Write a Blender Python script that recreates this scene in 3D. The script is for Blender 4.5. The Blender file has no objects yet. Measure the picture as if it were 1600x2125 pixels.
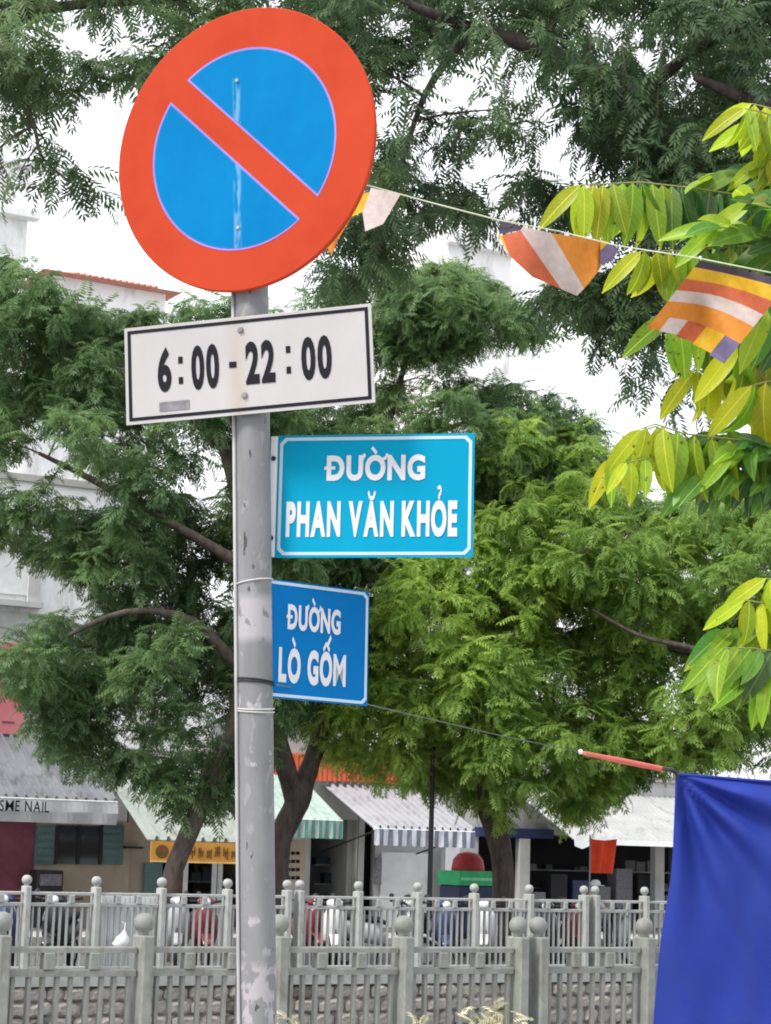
import bpy, bmesh, math, random
import numpy as np
from mathutils import Vector, Matrix
random.seed(7); rng = np.random.default_rng(7)
rad = math.radians
SC = bpy.context.scene
COL = SC.collection

# ------------------------------------------------------------------ camera, sky, sun, exposure
FPX, CX, CY = 4215.0, 800.0, 1062.5          # focal length and centre in photograph pixels (1600 x 2125)
CAMZ, PITCH, ROLL = 1.8, math.atan(703 / 4215), 0.028
F_ = Vector((0, math.cos(PITCH), math.sin(PITCH)))
U0 = Vector((0, -math.sin(PITCH), math.cos(PITCH)))
R0 = Vector((1, 0, 0))
R_ = R0 * math.cos(ROLL) + U0 * math.sin(ROLL)
U_ = U0 * math.cos(ROLL) - R0 * math.sin(ROLL)
CAM = Vector((0, 0, CAMZ))
cam = bpy.data.cameras.new('camera')
cam.sensor_fit = 'VERTICAL'; cam.sensor_height = 24.0; cam.lens = FPX / 2125 * 24.0
cam.clip_start = 0.1; cam.clip_end = 3000
camo = bpy.data.objects.new('camera', cam); COL.objects.link(camo)
camo.matrix_world = Matrix.Translation(CAM) @ Matrix((R_, U_, -F_)).transposed().to_4x4()
SC.camera = camo

SUN_EL, SUN_AZ = rad(50), rad(-128)          # azimuth from +Y (view direction), clockwise seen from above
world = bpy.data.worlds.new('World'); SC.world = world; world.use_nodes = True
nt = world.node_tree; bg = nt.nodes['Background']
sky = nt.nodes.new('ShaderNodeTexSky'); sky.sky_type = 'NISHITA'; sky.sun_disc = False
sky.sun_elevation = SUN_EL; sky.sun_rotation = SUN_AZ; sky.dust_density = 4; sky.air_density = 1.2
mixw = nt.nodes.new('ShaderNodeMix'); mixw.data_type = 'RGBA'; mixw.inputs[0].default_value = 0.86
mixw.inputs[7].default_value = (8.6, 8.75, 9.0, 1)      # an even layer of bright thin cloud
nt.links.new(sky.outputs[0], mixw.inputs[6]); nt.links.new(mixw.outputs[2], bg.inputs[0])
bg.inputs[1].default_value = 0.10
sun = bpy.data.lights.new('sun', 'SUN'); sun.energy = 2.3; sun.angle = rad(14); sun.color = (1, 0.94, 0.83)
suno = bpy.data.objects.new('sun', sun); COL.objects.link(suno)
sd = Vector((math.sin(SUN_AZ) * math.cos(SUN_EL), math.cos(SUN_AZ) * math.cos(SUN_EL), math.sin(SUN_EL)))
suno.rotation_euler = sd.to_track_quat('Z', 'Y').to_euler(); suno.location = (-20, -10, 40)
vs = SC.view_settings
vs.view_transform = 'Standard'; vs.look = 'None'; vs.gamma = 1.0; vs.exposure = 1.0; vs.use_curve_mapping = False
SC.cycles.filter_width = 1.9; SC.cycles.max_bounces = 6; SC.cycles.transparent_max_bounces = 4

# ------------------------------------------------------------------ geometry of the place
# street frame: s runs along the canal (to the right and away), n runs across it (away from the camera)
D2 = Vector((math.cos(rad(30)), math.sin(rad(30)))); N2 = Vector((-math.sin(rad(30)), math.cos(rad(30))))
def ray(px, py): return F_ + R_ * ((px - CX) / FPX) - U_ * ((py - CY) / FPX)
def at(px, py, depth):
    d = ray(px, py); return CAM + d * (depth / d.y)
def sn(p): return (p.x * D2.x + p.y * D2.y, p.x * N2.x + p.y * N2.y, p.z)
def W(s, n, z=0.0): return Vector((s * D2.x + n * N2.x, s * D2.y + n * N2.y, z))
def hit(px, py, n):                                    # street coordinates where a sight line meets the plane n
    d = ray(px, py); k = d.x * N2.x + d.y * N2.y
    return sn(CAM + d * (n / k))

# ------------------------------------------------------------------ materials
MATS = {}
def mat(name, col, rough=0.6, var=0.15, scale=6.0, bump=0.0, metal=0.0, col2=None, fac=0.5, trans=0.0, spec=0.4, detail=4, stretch=None, coat=0.0, stain=None):
    if name in MATS: return MATS[name]
    m = bpy.data.materials.new(name); m.use_nodes = True; t = m.node_tree; L = t.links
    b = t.nodes['Principled BSDF']; b.inputs['Roughness'].default_value = rough; b.inputs['Metallic'].default_value = metal
    b.inputs['Specular IOR Level'].default_value = spec
    if coat: b.inputs['Coat Weight'].default_value = coat
    tc = t.nodes.new('ShaderNodeTexCoord'); nz = t.nodes.new('ShaderNodeTexNoise')
    nz.inputs['Scale'].default_value = scale; nz.inputs['Detail'].default_value = detail; nz.inputs['Roughness'].default_value = 0.62
    if stretch:
        mp = t.nodes.new('ShaderNodeMapping'); mp.inputs['Scale'].default_value = stretch
        L.new(tc.outputs['Object'], mp.inputs[0]); L.new(mp.outputs[0], nz.inputs['Vector'])
    else: L.new(tc.outputs['Object'], nz.inputs['Vector'])
    rp = t.nodes.new('ShaderNodeValToRGB'); e = rp.color_ramp.elements
    c2 = col2 if col2 else tuple(min(1, c * (1 + var)) for c in col); c1 = col if col2 else tuple(c * (1 - var) for c in col)
    e[0].color = (*c1, 1); e[1].color = (*c2, 1); e[0].position = fac - 0.18; e[1].position = fac + 0.18
    L.new(nz.outputs[0], rp.inputs[0]); L.new(rp.outputs[0], b.inputs['Base Color'])
    if stain:                                            # (colour, threshold, scale, amount): rain dirt, rust and wear
        sc_, th_, ss_, am_ = stain; n2 = t.nodes.new('ShaderNodeTexNoise'); n2.inputs['Scale'].default_value = ss_; n2.inputs['Detail'].default_value = 7; n2.inputs['Roughness'].default_value = .7
        m2 = t.nodes.new('ShaderNodeMapping'); m2.inputs['Scale'].default_value = (1, 1, .35); m2.inputs['Location'].default_value = (3.1, 7.7, 1.3); gm = t.nodes.new('ShaderNodeNewGeometry')
        L.new(gm.outputs['Position'], m2.inputs[0]); L.new(m2.outputs[0], n2.inputs['Vector'])
        r2 = t.nodes.new('ShaderNodeMapRange'); r2.inputs['From Min'].default_value = th_; r2.inputs['From Max'].default_value = th_ + .16; r2.inputs['To Max'].default_value = am_; L.new(n2.outputs[0], r2.inputs['Value'])
        x2 = t.nodes.new('ShaderNodeMix'); x2.data_type = 'RGBA'; L.new(r2.outputs[0], x2.inputs[0]); L.new(rp.outputs[0], x2.inputs[6]); x2.inputs[7].default_value = (*sc_, 1); L.new(x2.outputs[2], b.inputs['Base Color'])
    if bump:
        bp = t.nodes.new('ShaderNodeBump'); bp.inputs['Strength'].default_value = bump; bp.inputs['Distance'].default_value = 0.02
        L.new(nz.outputs[0], bp.inputs['Height']); L.new(bp.outputs[0], b.inputs['Normal'])
    if trans:
        tr = t.nodes.new('ShaderNodeBsdfTranslucent'); mx = t.nodes.new('ShaderNodeMixShader'); mx.inputs[0].default_value = trans
        L.new(rp.outputs[0], tr.inputs[0]); L.new(b.outputs[0], mx.inputs[1]); L.new(tr.outputs[0], mx.inputs[2])
        L.new(mx.outputs[0], t.nodes['Material Output'].inputs[0])
    MATS[name] = m; return m

def foliage_mat(name, dark, light, trans=0.35):
    m = bpy.data.materials.new(name); m.use_nodes = True; t = m.node_tree; L = t.links
    b = t.nodes['Principled BSDF']; b.inputs['Roughness'].default_value = 0.55; b.inputs['Specular IOR Level'].default_value = 0.35
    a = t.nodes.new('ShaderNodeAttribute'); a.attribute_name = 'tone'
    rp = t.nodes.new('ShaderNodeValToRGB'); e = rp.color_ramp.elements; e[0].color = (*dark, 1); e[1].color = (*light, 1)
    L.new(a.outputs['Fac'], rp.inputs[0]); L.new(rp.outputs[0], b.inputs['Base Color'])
    tr = t.nodes.new('ShaderNodeBsdfTranslucent'); mx = t.nodes.new('ShaderNodeMixShader'); mx.inputs[0].default_value = trans
    hs = t.nodes.new('ShaderNodeHueSaturation'); hs.inputs['Hue'].default_value = 0.49; hs.inputs['Value'].default_value = 1.3
    L.new(rp.outputs[0], hs.inputs['Color']); L.new(hs.outputs[0], tr.inputs[0])
    L.new(b.outputs[0], mx.inputs[1]); L.new(tr.outputs[0], mx.inputs[2]); L.new(mx.outputs[0], t.nodes['Material Output'].inputs[0])
    return m

M = {}
M['galv'] = mat('galvanised_steel', (0.20, 0.21, 0.22), 0.6, scale=9, bump=0.15, col2=(0.34, 0.35, 0.37), metal=0.15, stretch=(1, 1, 0.35), detail=6)
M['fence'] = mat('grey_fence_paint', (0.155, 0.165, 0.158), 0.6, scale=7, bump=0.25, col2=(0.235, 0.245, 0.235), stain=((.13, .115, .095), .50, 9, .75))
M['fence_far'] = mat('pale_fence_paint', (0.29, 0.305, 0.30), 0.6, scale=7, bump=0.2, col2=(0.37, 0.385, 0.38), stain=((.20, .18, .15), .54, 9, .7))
M['conc'] = mat('weathered_concrete', (0.30, 0.29, 0.27), 0.85, scale=2.2, bump=0.3, col2=(0.42, 0.41, 0.39), detail=8)
M['asphalt'] = mat('asphalt', (0.045, 0.046, 0.05), 0.9, scale=14, bump=0.3, col2=(0.075, 0.075, 0.08), detail=8)
M['stone'] = mat('embankment_stone', (0.19, 0.175, 0.16), 0.9, scale=5, bump=0.6, col2=(0.34, 0.315, 0.285), stain=((.42, .39, .34), .52, 5, .7), detail=8)
M['stone_dark'] = mat('dark_stone', (0.06, 0.055, 0.05), 0.9, scale=5, bump=0.5, col2=(0.16, 0.14, 0.125), detail=8)  # darker stones, commoner in two of the rows
M['mortar'] = mat('mortar', (0.20, 0.19, 0.175), 0.95, scale=4, bump=0.3, col2=(0.30, 0.285, 0.265))
M['bark'] = mat('dark_bark', (0.035, 0.027, 0.023), 0.9, scale=9, bump=0.9, col2=(0.115, 0.092, 0.08), stretch=(1, 1, 0.3), detail=8)
M['bark_shaded'] = mat('shaded_bark', (0.016, 0.012, 0.011), 0.95, scale=9, bump=1.0, col2=(0.05, 0.04, 0.036), stretch=(1, 1, 0.3), detail=8)  # darker copy of the bark with the limb's shade put into the colour
M['white_wall'] = mat('white_wall', (0.70, 0.71, 0.72), 0.8, scale=0.7, bump=0.1, stain=((.24, .23, .21), .52, 1.6, .45), col2=(0.80, 0.81, 0.82), detail=7)
M['grey_wall'] = mat('grey_wall', (0.36, 0.37, 0.38), 0.85, scale=0.9, bump=0.2, stain=((.24, .23, .21), .52, 1.6, .45), col2=(0.50, 0.50, 0.50), detail=8)
M['beige_wall'] = mat('beige_wall', (0.33, 0.27, 0.21), 0.85, scale=1.1, bump=0.2, stain=((.24, .23, .21), .52, 1.6, .45), col2=(0.44, 0.37, 0.29), detail=8)
M['maroon'] = mat('maroon_paint', (0.13, 0.03, 0.055), 0.7, scale=2, col2=(0.20, 0.06, 0.09))
M['pink'] = mat('pink_board', (0.50, 0.14, 0.17), 0.6, scale=2, col2=(0.60, 0.20, 0.22))
M['teal'] = mat('teal_shutter_paint', (0.075, 0.15, 0.15), 0.6, scale=5, col2=(0.12, 0.20, 0.19))
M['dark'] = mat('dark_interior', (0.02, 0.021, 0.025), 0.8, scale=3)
M['glass'] = mat('dark_window_glass', (0.02, 0.03, 0.04), 0.12, scale=1, spec=0.6)
M['ribA'] = mat('blue_grey_sheet', (0.14, 0.155, 0.18), 0.6, scale=1.2, stain=((.06, .055, .05), .5, 2.5, .6), col2=(0.22, 0.235, 0.26), metal=0.1, detail=8)
M['ribB'] = mat('pale_green_sheet', (0.27, 0.31, 0.295), 0.6, scale=1.2, stain=((.10, .10, .085), .5, 2.5, .55), col2=(0.36, 0.40, 0.375), metal=0.05, detail=8)
M['ribC'] = mat('mint_canvas', (0.27, 0.37, 0.335), 0.7, scale=2, stain=((.10, .12, .10), .52, 3, .5), col2=(0.36, 0.44, 0.41))
M['ribD'] = mat('lavender_grey_sheet', (0.29, 0.30, 0.335), 0.6, scale=1.4, stain=((.12, .115, .12), .52, 2.5, .5), col2=(0.38, 0.385, 0.42), detail=8)
M['ribE'] = mat('light_grey_sheet', (0.29, 0.30, 0.305), 0.6, scale=1.2, stain=((.12, .115, .11), .52, 2.5, .5), col2=(0.38, 0.385, 0.39), metal=0.05, detail=8)
M['white'] = mat('white_paint', (0.68, 0.69, 0.71), 0.5, var=0.08, scale=4)
M['green_stripe'] = mat('green_stripe_canvas', (0.10, 0.27, 0.23), 0.8, scale=6)
M['blue_stripe'] = mat('slate_stripe_canvas', (0.16, 0.19, 0.27), 0.8, scale=6)
M['pale_stripe'] = mat('pale_stripe_canvas', (0.60, 0.62, 0.66), 0.8, scale=6)
M['redroof'] = mat('red_metal_fascia', (0.62, 0.10, 0.045), 0.55, scale=2, col2=(0.72, 0.16, 0.07))
M['terracotta'] = mat('terracotta_tiles', (0.40, 0.16, 0.12), 0.8, scale=5, col2=(0.54, 0.25, 0.19))
M['orange_banner'] = mat('orange_banner', (0.58, 0.27, 0.045), 0.7, scale=3, col2=(0.68, 0.34, 0.07))
M['brown_print'] = mat('brown_print', (0.16, 0.075, 0.02), 0.7)
M['yellow_print'] = mat('yellow_print', (0.75, 0.52, 0.20), 0.7)
M['banner'] = mat('white_banner', (0.36, 0.375, 0.40), 0.7, scale=2, col2=(0.44, 0.455, 0.48))
M['ink'] = mat('black_ink', (0.010, 0.010, 0.016), 0.6, var=0.1, spec=.1)
M['grey_ink'] = mat('worn_grey_ink', (0.10, 0.10, 0.12), 0.6, scale=20, col2=(0.22, 0.22, 0.25))
M['black'] = mat('black_metal', (0.015, 0.015, 0.017), 0.5)
M['tarp'] = None
M['red_cloth'] = mat('red_cloth', (0.70, 0.06, 0.018), 0.7, scale=6, trans=0.25)
M['green_board'] = mat('green_board', (0.02, 0.46, 0.16), 0.5)
M['lime_line'] = mat('lime_print', (0.25, 0.75, 0.40), 0.5)
M['navy'] = mat('navy_paint', (0.02, 0.03, 0.10), 0.5)
M['cart_red'] = mat('faded_red_canvas', (0.40, 0.04, 0.045), 0.7)
M['rubber'] = mat('rubber', (0.015, 0.015, 0.016), 0.8)
M['chrome'] = mat('steel_rim', (0.5, 0.5, 0.52), 0.3, metal=0.9)
M['skin'] = mat('skin', (0.42, 0.24, 0.16), 0.55)
M['hair'] = mat('grey_cap_cloth', (0.45, 0.46, 0.48), 0.7)
M['shirt'] = mat('pale_grey_shirt', (0.40, 0.43, 0.46), 0.8)
M['trousers'] = mat('dark_trousers', (0.03, 0.035, 0.05), 0.8)
M['water'] = mat('canal_water', (0.03, 0.035, 0.03), 0.12, scale=3, bump=0.08, spec=0.5)
M['soil'] = mat('bank_soil', (0.12, 0.09, 0.065), 0.95, scale=3, bump=0.5)

# ------------------------------------------------------------------ mesh builder and scene helpers
class MB:
    def __init__(s): s.v = []; s.f = []
    def poly(s, pts, faces):
        b = len(s.v); s.v += [tuple(p) for p in pts]; s.f += [tuple(i + b for i in f) for f in faces]; return s
    def box(s, x0, x1, y0, y1, z0, z1):
        p = [(x0, y0, z0), (x1, y0, z0), (x1, y1, z0), (x0, y1, z0), (x0, y0, z1), (x1, y0, z1), (x1, y1, z1), (x0, y1, z1)]
        return s.poly(p, [(0, 3, 2, 1), (4, 5, 6, 7), (0, 1, 5, 4), (1, 2, 6, 5), (2, 3, 7, 6), (3, 0, 4, 7)])
    def bevbox(s, x0, x1, y0, y1, z0, z1, b):           # box with chamfered vertical and top edges
        def ring(z, i): return [(x0 + i + b, y0 + i, z), (x1 - i - b, y0 + i, z), (x1 - i, y0 + i + b, z), (x1 - i, y1 - i - b, z), (x1 - i - b, y1 - i, z), (x0 + i + b, y1 - i, z), (x0 + i, y1 - i - b, z), (x0 + i, y0 + i + b, z)]
        p = ring(z0, 0) + ring(z1 - b, 0) + ring(z1, b)
        f = [tuple(range(7, -1, -1)), tuple(range(16, 24))]
        for r in (0, 8):
            for i in range(8): j = (i + 1) % 8; f.append((r + i, r + j, r + 8 + j, r + 8 + i))
        return s.poly(p, f)
    def quad(s, a, b, c, d): return s.poly([a, b, c, d], [(0, 1, 2, 3)])
    def tube(s, path, radii, seg=8, cap=True):
        path = [Vector(p) for p in path]; n = len(path)
        if not hasattr(radii, '__len__'): radii = [radii] * n
        pts = []; ref = None
        for i in range(n):
            t = (path[min(i + 1, n - 1)] - path[max(i - 1, 0)]).normalized()
            if ref is None: ref = t.orthogonal().normalized()
            ref = (ref - t * ref.dot(t)).normalized(); q = t.cross(ref)
            for k in range(seg):
                a = 2 * math.pi * k / seg; pts.append(path[i] + (ref * math.cos(a) + q * math.sin(a)) * radii[i])
        f = []
        for i in range(n - 1):
            for k in range(seg):
                k2 = (k + 1) % seg; f.append((i * seg + k, i * seg + k2, (i + 1) * seg + k2, (i + 1) * seg + k))
        if cap: f.append(tuple(range(seg - 1, -1, -1))); f.append(tuple((n - 1) * seg + k for k in range(seg)))
        return s.poly(pts, f)
    def lathe(s, c, prof, seg=12):                       # prof: (radius, z) from bottom to top
        return s.tube_profile(Vector(c), prof, seg)
    def tube_profile(s, c, prof, seg):
        pts = []; f = []
        for r, z in prof:
            for k in range(seg):
                a = 2 * math.pi * k / seg; pts.append((c.x + r * math.cos(a), c.y + r * math.sin(a), c.z + z))
        for i in range(len(prof) - 1):
            for k in range(seg):
                k2 = (k + 1) % seg; f.append((i * seg + k, i * seg + k2, (i + 1) * seg + k2, (i + 1) * seg + k))
        f.append(tuple(range(seg - 1, -1, -1))); f.append(tuple((len(prof) - 1) * seg + k for k in range(seg)))
        return s.poly(pts, f)
    def ball(s, c, r, seg=12, rings=8):
        return s.lathe(c, [(max(1e-4, r * math.sin(math.pi * i / rings)), -r * math.cos(math.pi * i / rings)) for i in range(rings + 1)], seg)
    def mesh(s, name, m, off=(0, 0, 0), smooth=False):
        me = bpy.data.meshes.new(name)
        me.from_pydata([(x - off[0], y - off[1], z - off[2]) for x, y, z in s.v], [], s.f)
        me.materials.append(m)
        if smooth: me.shade_smooth()
        return me
    def build(s, name, m, parent=None, smooth=False):
        off = ORG.get(parent.name, (0, 0, 0)) if parent else (0, 0, 0)
        return link(name, s.mesh(name, m, off, smooth), parent)
ORG = {}
def link(name, me, parent=None):
    o = bpy.data.objects.new(name, me); COL.objects.link(o)
    if parent:
        o.parent = parent; ORG[o.name] = ORG.get(parent.name, (0, 0, 0))
    return o
def tag(o, label=None, cat=None, group=None, kind=None):
    if label: o['label'] = label
    if cat: o['category'] = cat
    if group: o['group'] = group
    if kind: o['kind'] = kind
    return o
def thing(name, label, cat, org, street=True, group=None):
    o = bpy.data.objects.new(name, None); COL.objects.link(o); o.empty_display_size = 0.2
    if street: o.location = W(*org); o.rotation_euler = (0, 0, rad(30))
    else: o.location = org
    ORG[o.name] = tuple(org); return tag(o, label, cat, group)
def frame(o, p, x, z):                                   # give an Empty its own axes: x along, z up
    z = z.normalized(); x = (x - z * x.dot(z)).normalized(); y = z.cross(x)
    o.matrix_world = Matrix.Translation(p) @ Matrix((x, y, z)).transposed().to_4x4(); ORG[o.name] = (0, 0, 0)

# lettering: plain capitals with accents drawn as strokes
_glyph = {}
def glyph(ch, bold):
    k = (ch, bold)
    if k in _glyph: return _glyph[k]
    c = bpy.data.curves.new('g', 'FONT'); c.body = ch; c.offset = bold; c.resolution_u = 4
    o = bpy.data.objects.new('g', c); COL.objects.link(o); bpy.context.view_layer.update()
    me = bpy.data.meshes.new_from_object(o.evaluated_get(bpy.context.evaluated_depsgraph_get()))
    v = [(p.co.x, p.co.y) for p in me.vertices]; f = [tuple(p.vertices) for p in me.polygons]
    bpy.data.objects.remove(o); bpy.data.meshes.remove(me)
    _glyph[k] = (v, f); return _glyph[k]
ACC = {'Đ': ('D', 'bar'), 'Ư': ('U', 'horn'), 'Ờ': ('O', 'horn', 'grave'), 'Ă': ('A', 'breve'), 'Ỏ': ('O', 'hook'), 'Ố': ('O', 'circ', 'acute'), 'Ò': ('O', 'grave')}
def lettering(txt, x0, x1, z0, z1, y, m, parent, bold=0.02, name='lettering', gap=0.075):
    """letters filling x0..x1 with capital height z0..z1 on the plane y of the parent's frame"""
    mb = MB(); x = 0; items = []; acc = []
    def stroke(pts, w):
        for (ax, ay), (bx, by) in zip(pts, pts[1:]):
            d = Vector((bx - ax, by - ay)); q = Vector((-d.y, d.x)).normalized() * w
            items.append(([(ax + q.x, ay + q.y), (ax - q.x, ay - q.y), (bx - q.x, by - q.y), (bx + q.x, by + q.y)], [(0, 1, 2, 3)]))
    for ch in txt:
        if ch == ' ': x += 0.36; continue
        base = ACC.get(ch, (ch,)); v, f = glyph(base[0], bold * (.45 if ch == 'M' else 1))
        if ch == 'M': v = [(p[0] * 1.22, p[1]) for p in v]
        a, b = min(p[0] for p in v), max(p[0] for p in v); h = 0.69
        items.append(([(p[0] - a + x, p[1]) for p in v], f)); w = b - a; c = x + w / 2
        for k in base[1:]:
            if k == 'bar': stroke([(x - 0.09, h / 2), (x + w * 0.48, h / 2)], 0.05)
            if k == 'horn': stroke([(x + w * 0.86, h * 0.86), (x + w * 1.04, h * 0.95), (x + w * 1.06, h * 1.12)], 0.05)
            if k == 'grave': stroke([(c - 0.15, h + 0.27), (c + 0.04, h + 0.09)], 0.055)
            if k == 'acute': stroke([(c + 0.12, h + 0.22), (c + 0.30, h + 0.40)], 0.055)
            if k == 'circ': stroke([(c - 0.2, h + 0.07), (c, h + 0.24), (c + 0.2, h + 0.07)], 0.05)
            if k == 'breve': stroke([(c - 0.18, h + 0.25), (c - 0.1, h + 0.11), (c + 0.1, h + 0.11), (c + 0.18, h + 0.25)], 0.045)
            if k == 'hook': stroke([(c - 0.09, h + 0.32), (c + 0.07, h + 0.34), (c + 0.09, h + 0.22), (c, h + 0.17), (c, h + 0.07)], 0.04)
        x += w + gap
    x -= gap; j = 0
    top = 0.69
    for v, f in items:
        yy = y - 0.00015 * (j % 7); j += 1
        mb.poly([(x0 + p[0] / x * (x1 - x0), yy, z0 + p[1] / top * (z1 - z0)) for p in v], f)
    return mb.build(name, m, parent)

# ------------------------------------------------------------------ the setting
NF, FF = 12.8, 26.6                                     # lines of the two fences
def struct(name, mb, m):
    o = mb.build(name, m); o.rotation_euler = (0, 0, rad(30)); return tag(o, kind='structure')
struct('near_pavement', MB().box(-150, 150, -60, NF + 0.5, -2.4, 0), M['conc'])
struct('canal_water', MB().quad((-400, NF + 0.4, -1.9), (400, NF + 0.4, -1.9), (400, FF, -1.9), (-400, FF, -1.9)), M['water'])
struct('ground', MB().quad((-1500, FF - 0.05, -0.14), (1500, FF - 0.05, -0.14), (1500, 1500, -0.14), (-1500, 1500, -0.14)), M['soil'])
struct('far_pavement', MB().box(-150, 150, FF - 0.2, 31.4, -0.3, 0), mat('dark_paving', (0.085, 0.08, 0.078), 0.9, scale=4, bump=0.3, col2=(0.14, 0.135, 0.13), detail=8))
struct('road', MB().box(-200, 200, 31.45, 37.4, -0.3, -0.12), M['asphalt'])
struct('shop_pavement', MB().box(-150, 150, 37.45, 80, -0.3, 0), M['conc'])

# the far canal wall, stone by stone where the fence lets it show
t = thing('embankment_wall', 'grey rubble stone canal wall under the far railing', 'wall', (10, FF - 0.2, 0))
MB().box(-60, 90, FF - 0.2, FF - 0.06, -3, -0.13).build('mortar_bed', M['mortar'], t)
MB().bevbox(-60, 90, FF - 0.27, FF + 0.10, -0.12, 0.035, 0.02).build('coping', M['fence_far'], t)
def rock_mesh(i, m):
    r = random.Random(i); b = MB(); w, h = r.uniform(.42, .5), r.uniform(.40, .5)
    ring = [(x + r.uniform(-.05, .05), z_ + r.uniform(-.05, .05)) for x, z_ in ((.48, -.25), (.48, .27), (.28, .48), (-.3, .48), (-.48, .3), (-.48, -.27), (-.27, -.48), (.3, -.48))]
    p = [(x * 1.08, 0.05, z * 1.08) for x, z in ring] + [(x * .96, -0.04, z * .96) for x, z in ring] + [(x * .6, -0.075, z * .6) for x, z in ring]
    f = [tuple(range(23, 15, -1))]
    for q in (0, 8):
        for k in range(8): k2 = (k + 1) % 8; f.append((q + k, q + 8 + k, q + 8 + k2, q + k2))
    return b.poly(p, f).mesh('stone', m)
RK = [rock_mesh(i, M['stone']) for i in range(6)]; RKD = [rock_mesh(i + 20, M['stone_dark']) for i in range(3)]
z = -0.14; row = 0
while z > -1.25:
    h = random.uniform(.17, .24); x = 8.5 + random.uniform(0, .3)
    while x < 22.5:
        w = random.uniform(.22, .44)
        dk = random.random() < (0.30 if row in (3, 4) else 0.06)
        o = link('stone', random.choice(RKD if dk else RK), t); o.location = (x + w / 2 - 10, 0, z - h / 2)
        o.scale = (w, random.uniform(.6, 1.2), h); o.rotation_euler = (0, random.uniform(-.12, .12), 0); x += w
    z -= h; row += 1

# ------------------------------------------------------------------ railings
def fence(name, label, n, posts, m, group=None, double_end=False):
    s0 = posts[0]; t = thing(name, label, 'fence', (s0, n, 0), group=group)
    pm = MB().bevbox(-.042, .042, -.10, .10, 0, 1.20, .012).mesh('post', m)
    bm_ = MB().lathe((0, 0, 1.20), [(.035, 0), (.035, .012), (.03, .018), (.056, .035), (.067, .06), (.070, .08), (.066, .105), (.050, .13), (.025, .143), (.004, .146)], 14).mesh('ball_finial', m, smooth=True)
    pk = MB().bevbox(-.0145, .0145, -.021, .021, .13, .934, .004).mesh('picket', m)
    bl = MB().bevbox(-.038, .038, -.05, .05, .979, 1.086, .006).mesh('spacer_block', m)
    for i, s in enumerate(posts):
        p = link('post', pm, t); p.location = (s - s0, 0, 0); q = link('ball_finial', bm_, p)
        if i + 1 == len(posts): break
        a, b = s + .047, posts[i + 1] - .047
        if b - a < 0.25: continue
        MB().bevbox(a, b, n - .030, n + .030, 1.084, 1.125, .010).build('top_rail', m, t)
        MB().bevbox(a, b, n - .032, n + .032, .932, .980, .010).build('middle_rail', m, t)
        MB().bevbox(a, b, n - .032, n + .032, .07, .132, .010).build('bottom_rail', m, t)
        for u in (.31, .66): o = link('spacer_block', bl, t); o.location = (a + (b - a) * u - s0, 0, 0)
        k = max(3, round((b - a) / .098))
        for j in range(k): o = link('picket', pk, t); o.location = (a + (b - a) * (j + .5) / k - s0 + random.uniform(-.006, .006), 0, 0); o.rotation_euler = (0, random.uniform(-.008, .008), random.uniform(-.15, .15))
def S(px, n, y=1900): return hit(px, y, n)[0]
nearL = [S(p, NF) for p in (-300, 5, 300, 580, 838, 1076)]
nearR = [S(p, NF) for p in (1117, 1337, 1550, 1755)]
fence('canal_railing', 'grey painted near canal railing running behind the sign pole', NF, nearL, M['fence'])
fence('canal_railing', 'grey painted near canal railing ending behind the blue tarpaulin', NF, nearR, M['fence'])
farA = [S(p, FF) for p in (-245, -98, 52, 197, 333, 470, 594)]
farB = [S(p, FF) for p in (620, 742, 865, 983, 1097, 1211)]
farC = [S(p, FF) for p in (1234, 1337, 1438, 1538, 1636)]
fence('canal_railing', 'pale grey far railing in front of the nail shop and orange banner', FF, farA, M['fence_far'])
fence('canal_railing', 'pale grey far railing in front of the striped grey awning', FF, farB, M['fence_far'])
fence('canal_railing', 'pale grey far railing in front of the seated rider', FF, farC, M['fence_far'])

# white sheet-metal board behind the far railing
a, b = S(206, FF + .12), S(331, FF + .12)
WB = mat('white_board_paint', (.80, .83, .85), .5, var=.06)
t = thing('white_board', 'white ribbed sheet metal board standing against the far railing', 'board', (a, FF + .12, 0))
for k in range(2):
    x0 = a + (b - a) * k / 2 + .006; x1 = a + (b - a) * (k + 1) / 2 - .006
    mb = MB(); mb.box(x0, x1, FF + .13, FF + .15, .02, 1.12)
    mb.build('panel', WB, t)
    for j in range(6):
        xx = x0 + (x1 - x0) * (j + .5) / 6; MB().box(xx - .025, xx + .025, FF + .112, FF + .129, .03, 1.1).build('rib', WB, t)

x_, _, z_ = hit(253, 1953, FF - .13)
t = thing('plastic_bag', 'white plastic bag caught on the far railing by the metal board', 'bag', (x_, FF - .13, z_ - .12))
p = []; f = []
for j in range(7):
    for k in range(10):
        a = k * math.pi / 5; rr = (.03, .09, .12, .115, .085, .04, .015)[j] * random.uniform(.8, 1.15); p.append((x_ + rr * math.cos(a) + .02 * (j - 3) * .5, FF - .13 + rr * .7 * math.sin(a), z_ - .12 + j * .045))
for j in range(6):
    for k in range(10): k2 = (k + 1) % 10; f.append((j * 10 + k, j * 10 + k2, j * 10 + 10 + k2, j * 10 + 10 + k))
f.append(tuple(range(9, -1, -1))); MB().poly(p, f).build('pouch', mat('white_plastic', (.78, .79, .80), .4, var=.04, trans=.2), t, True)
MB().tube([(x_ + .03, FF - .13, z_ + .14), (x_ + .06, FF - .08, z_ + .24), (x_ + .02, FF - .035, z_ + .26)], .006, 5).build('handle', MATS['white_plastic'], t)

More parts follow.
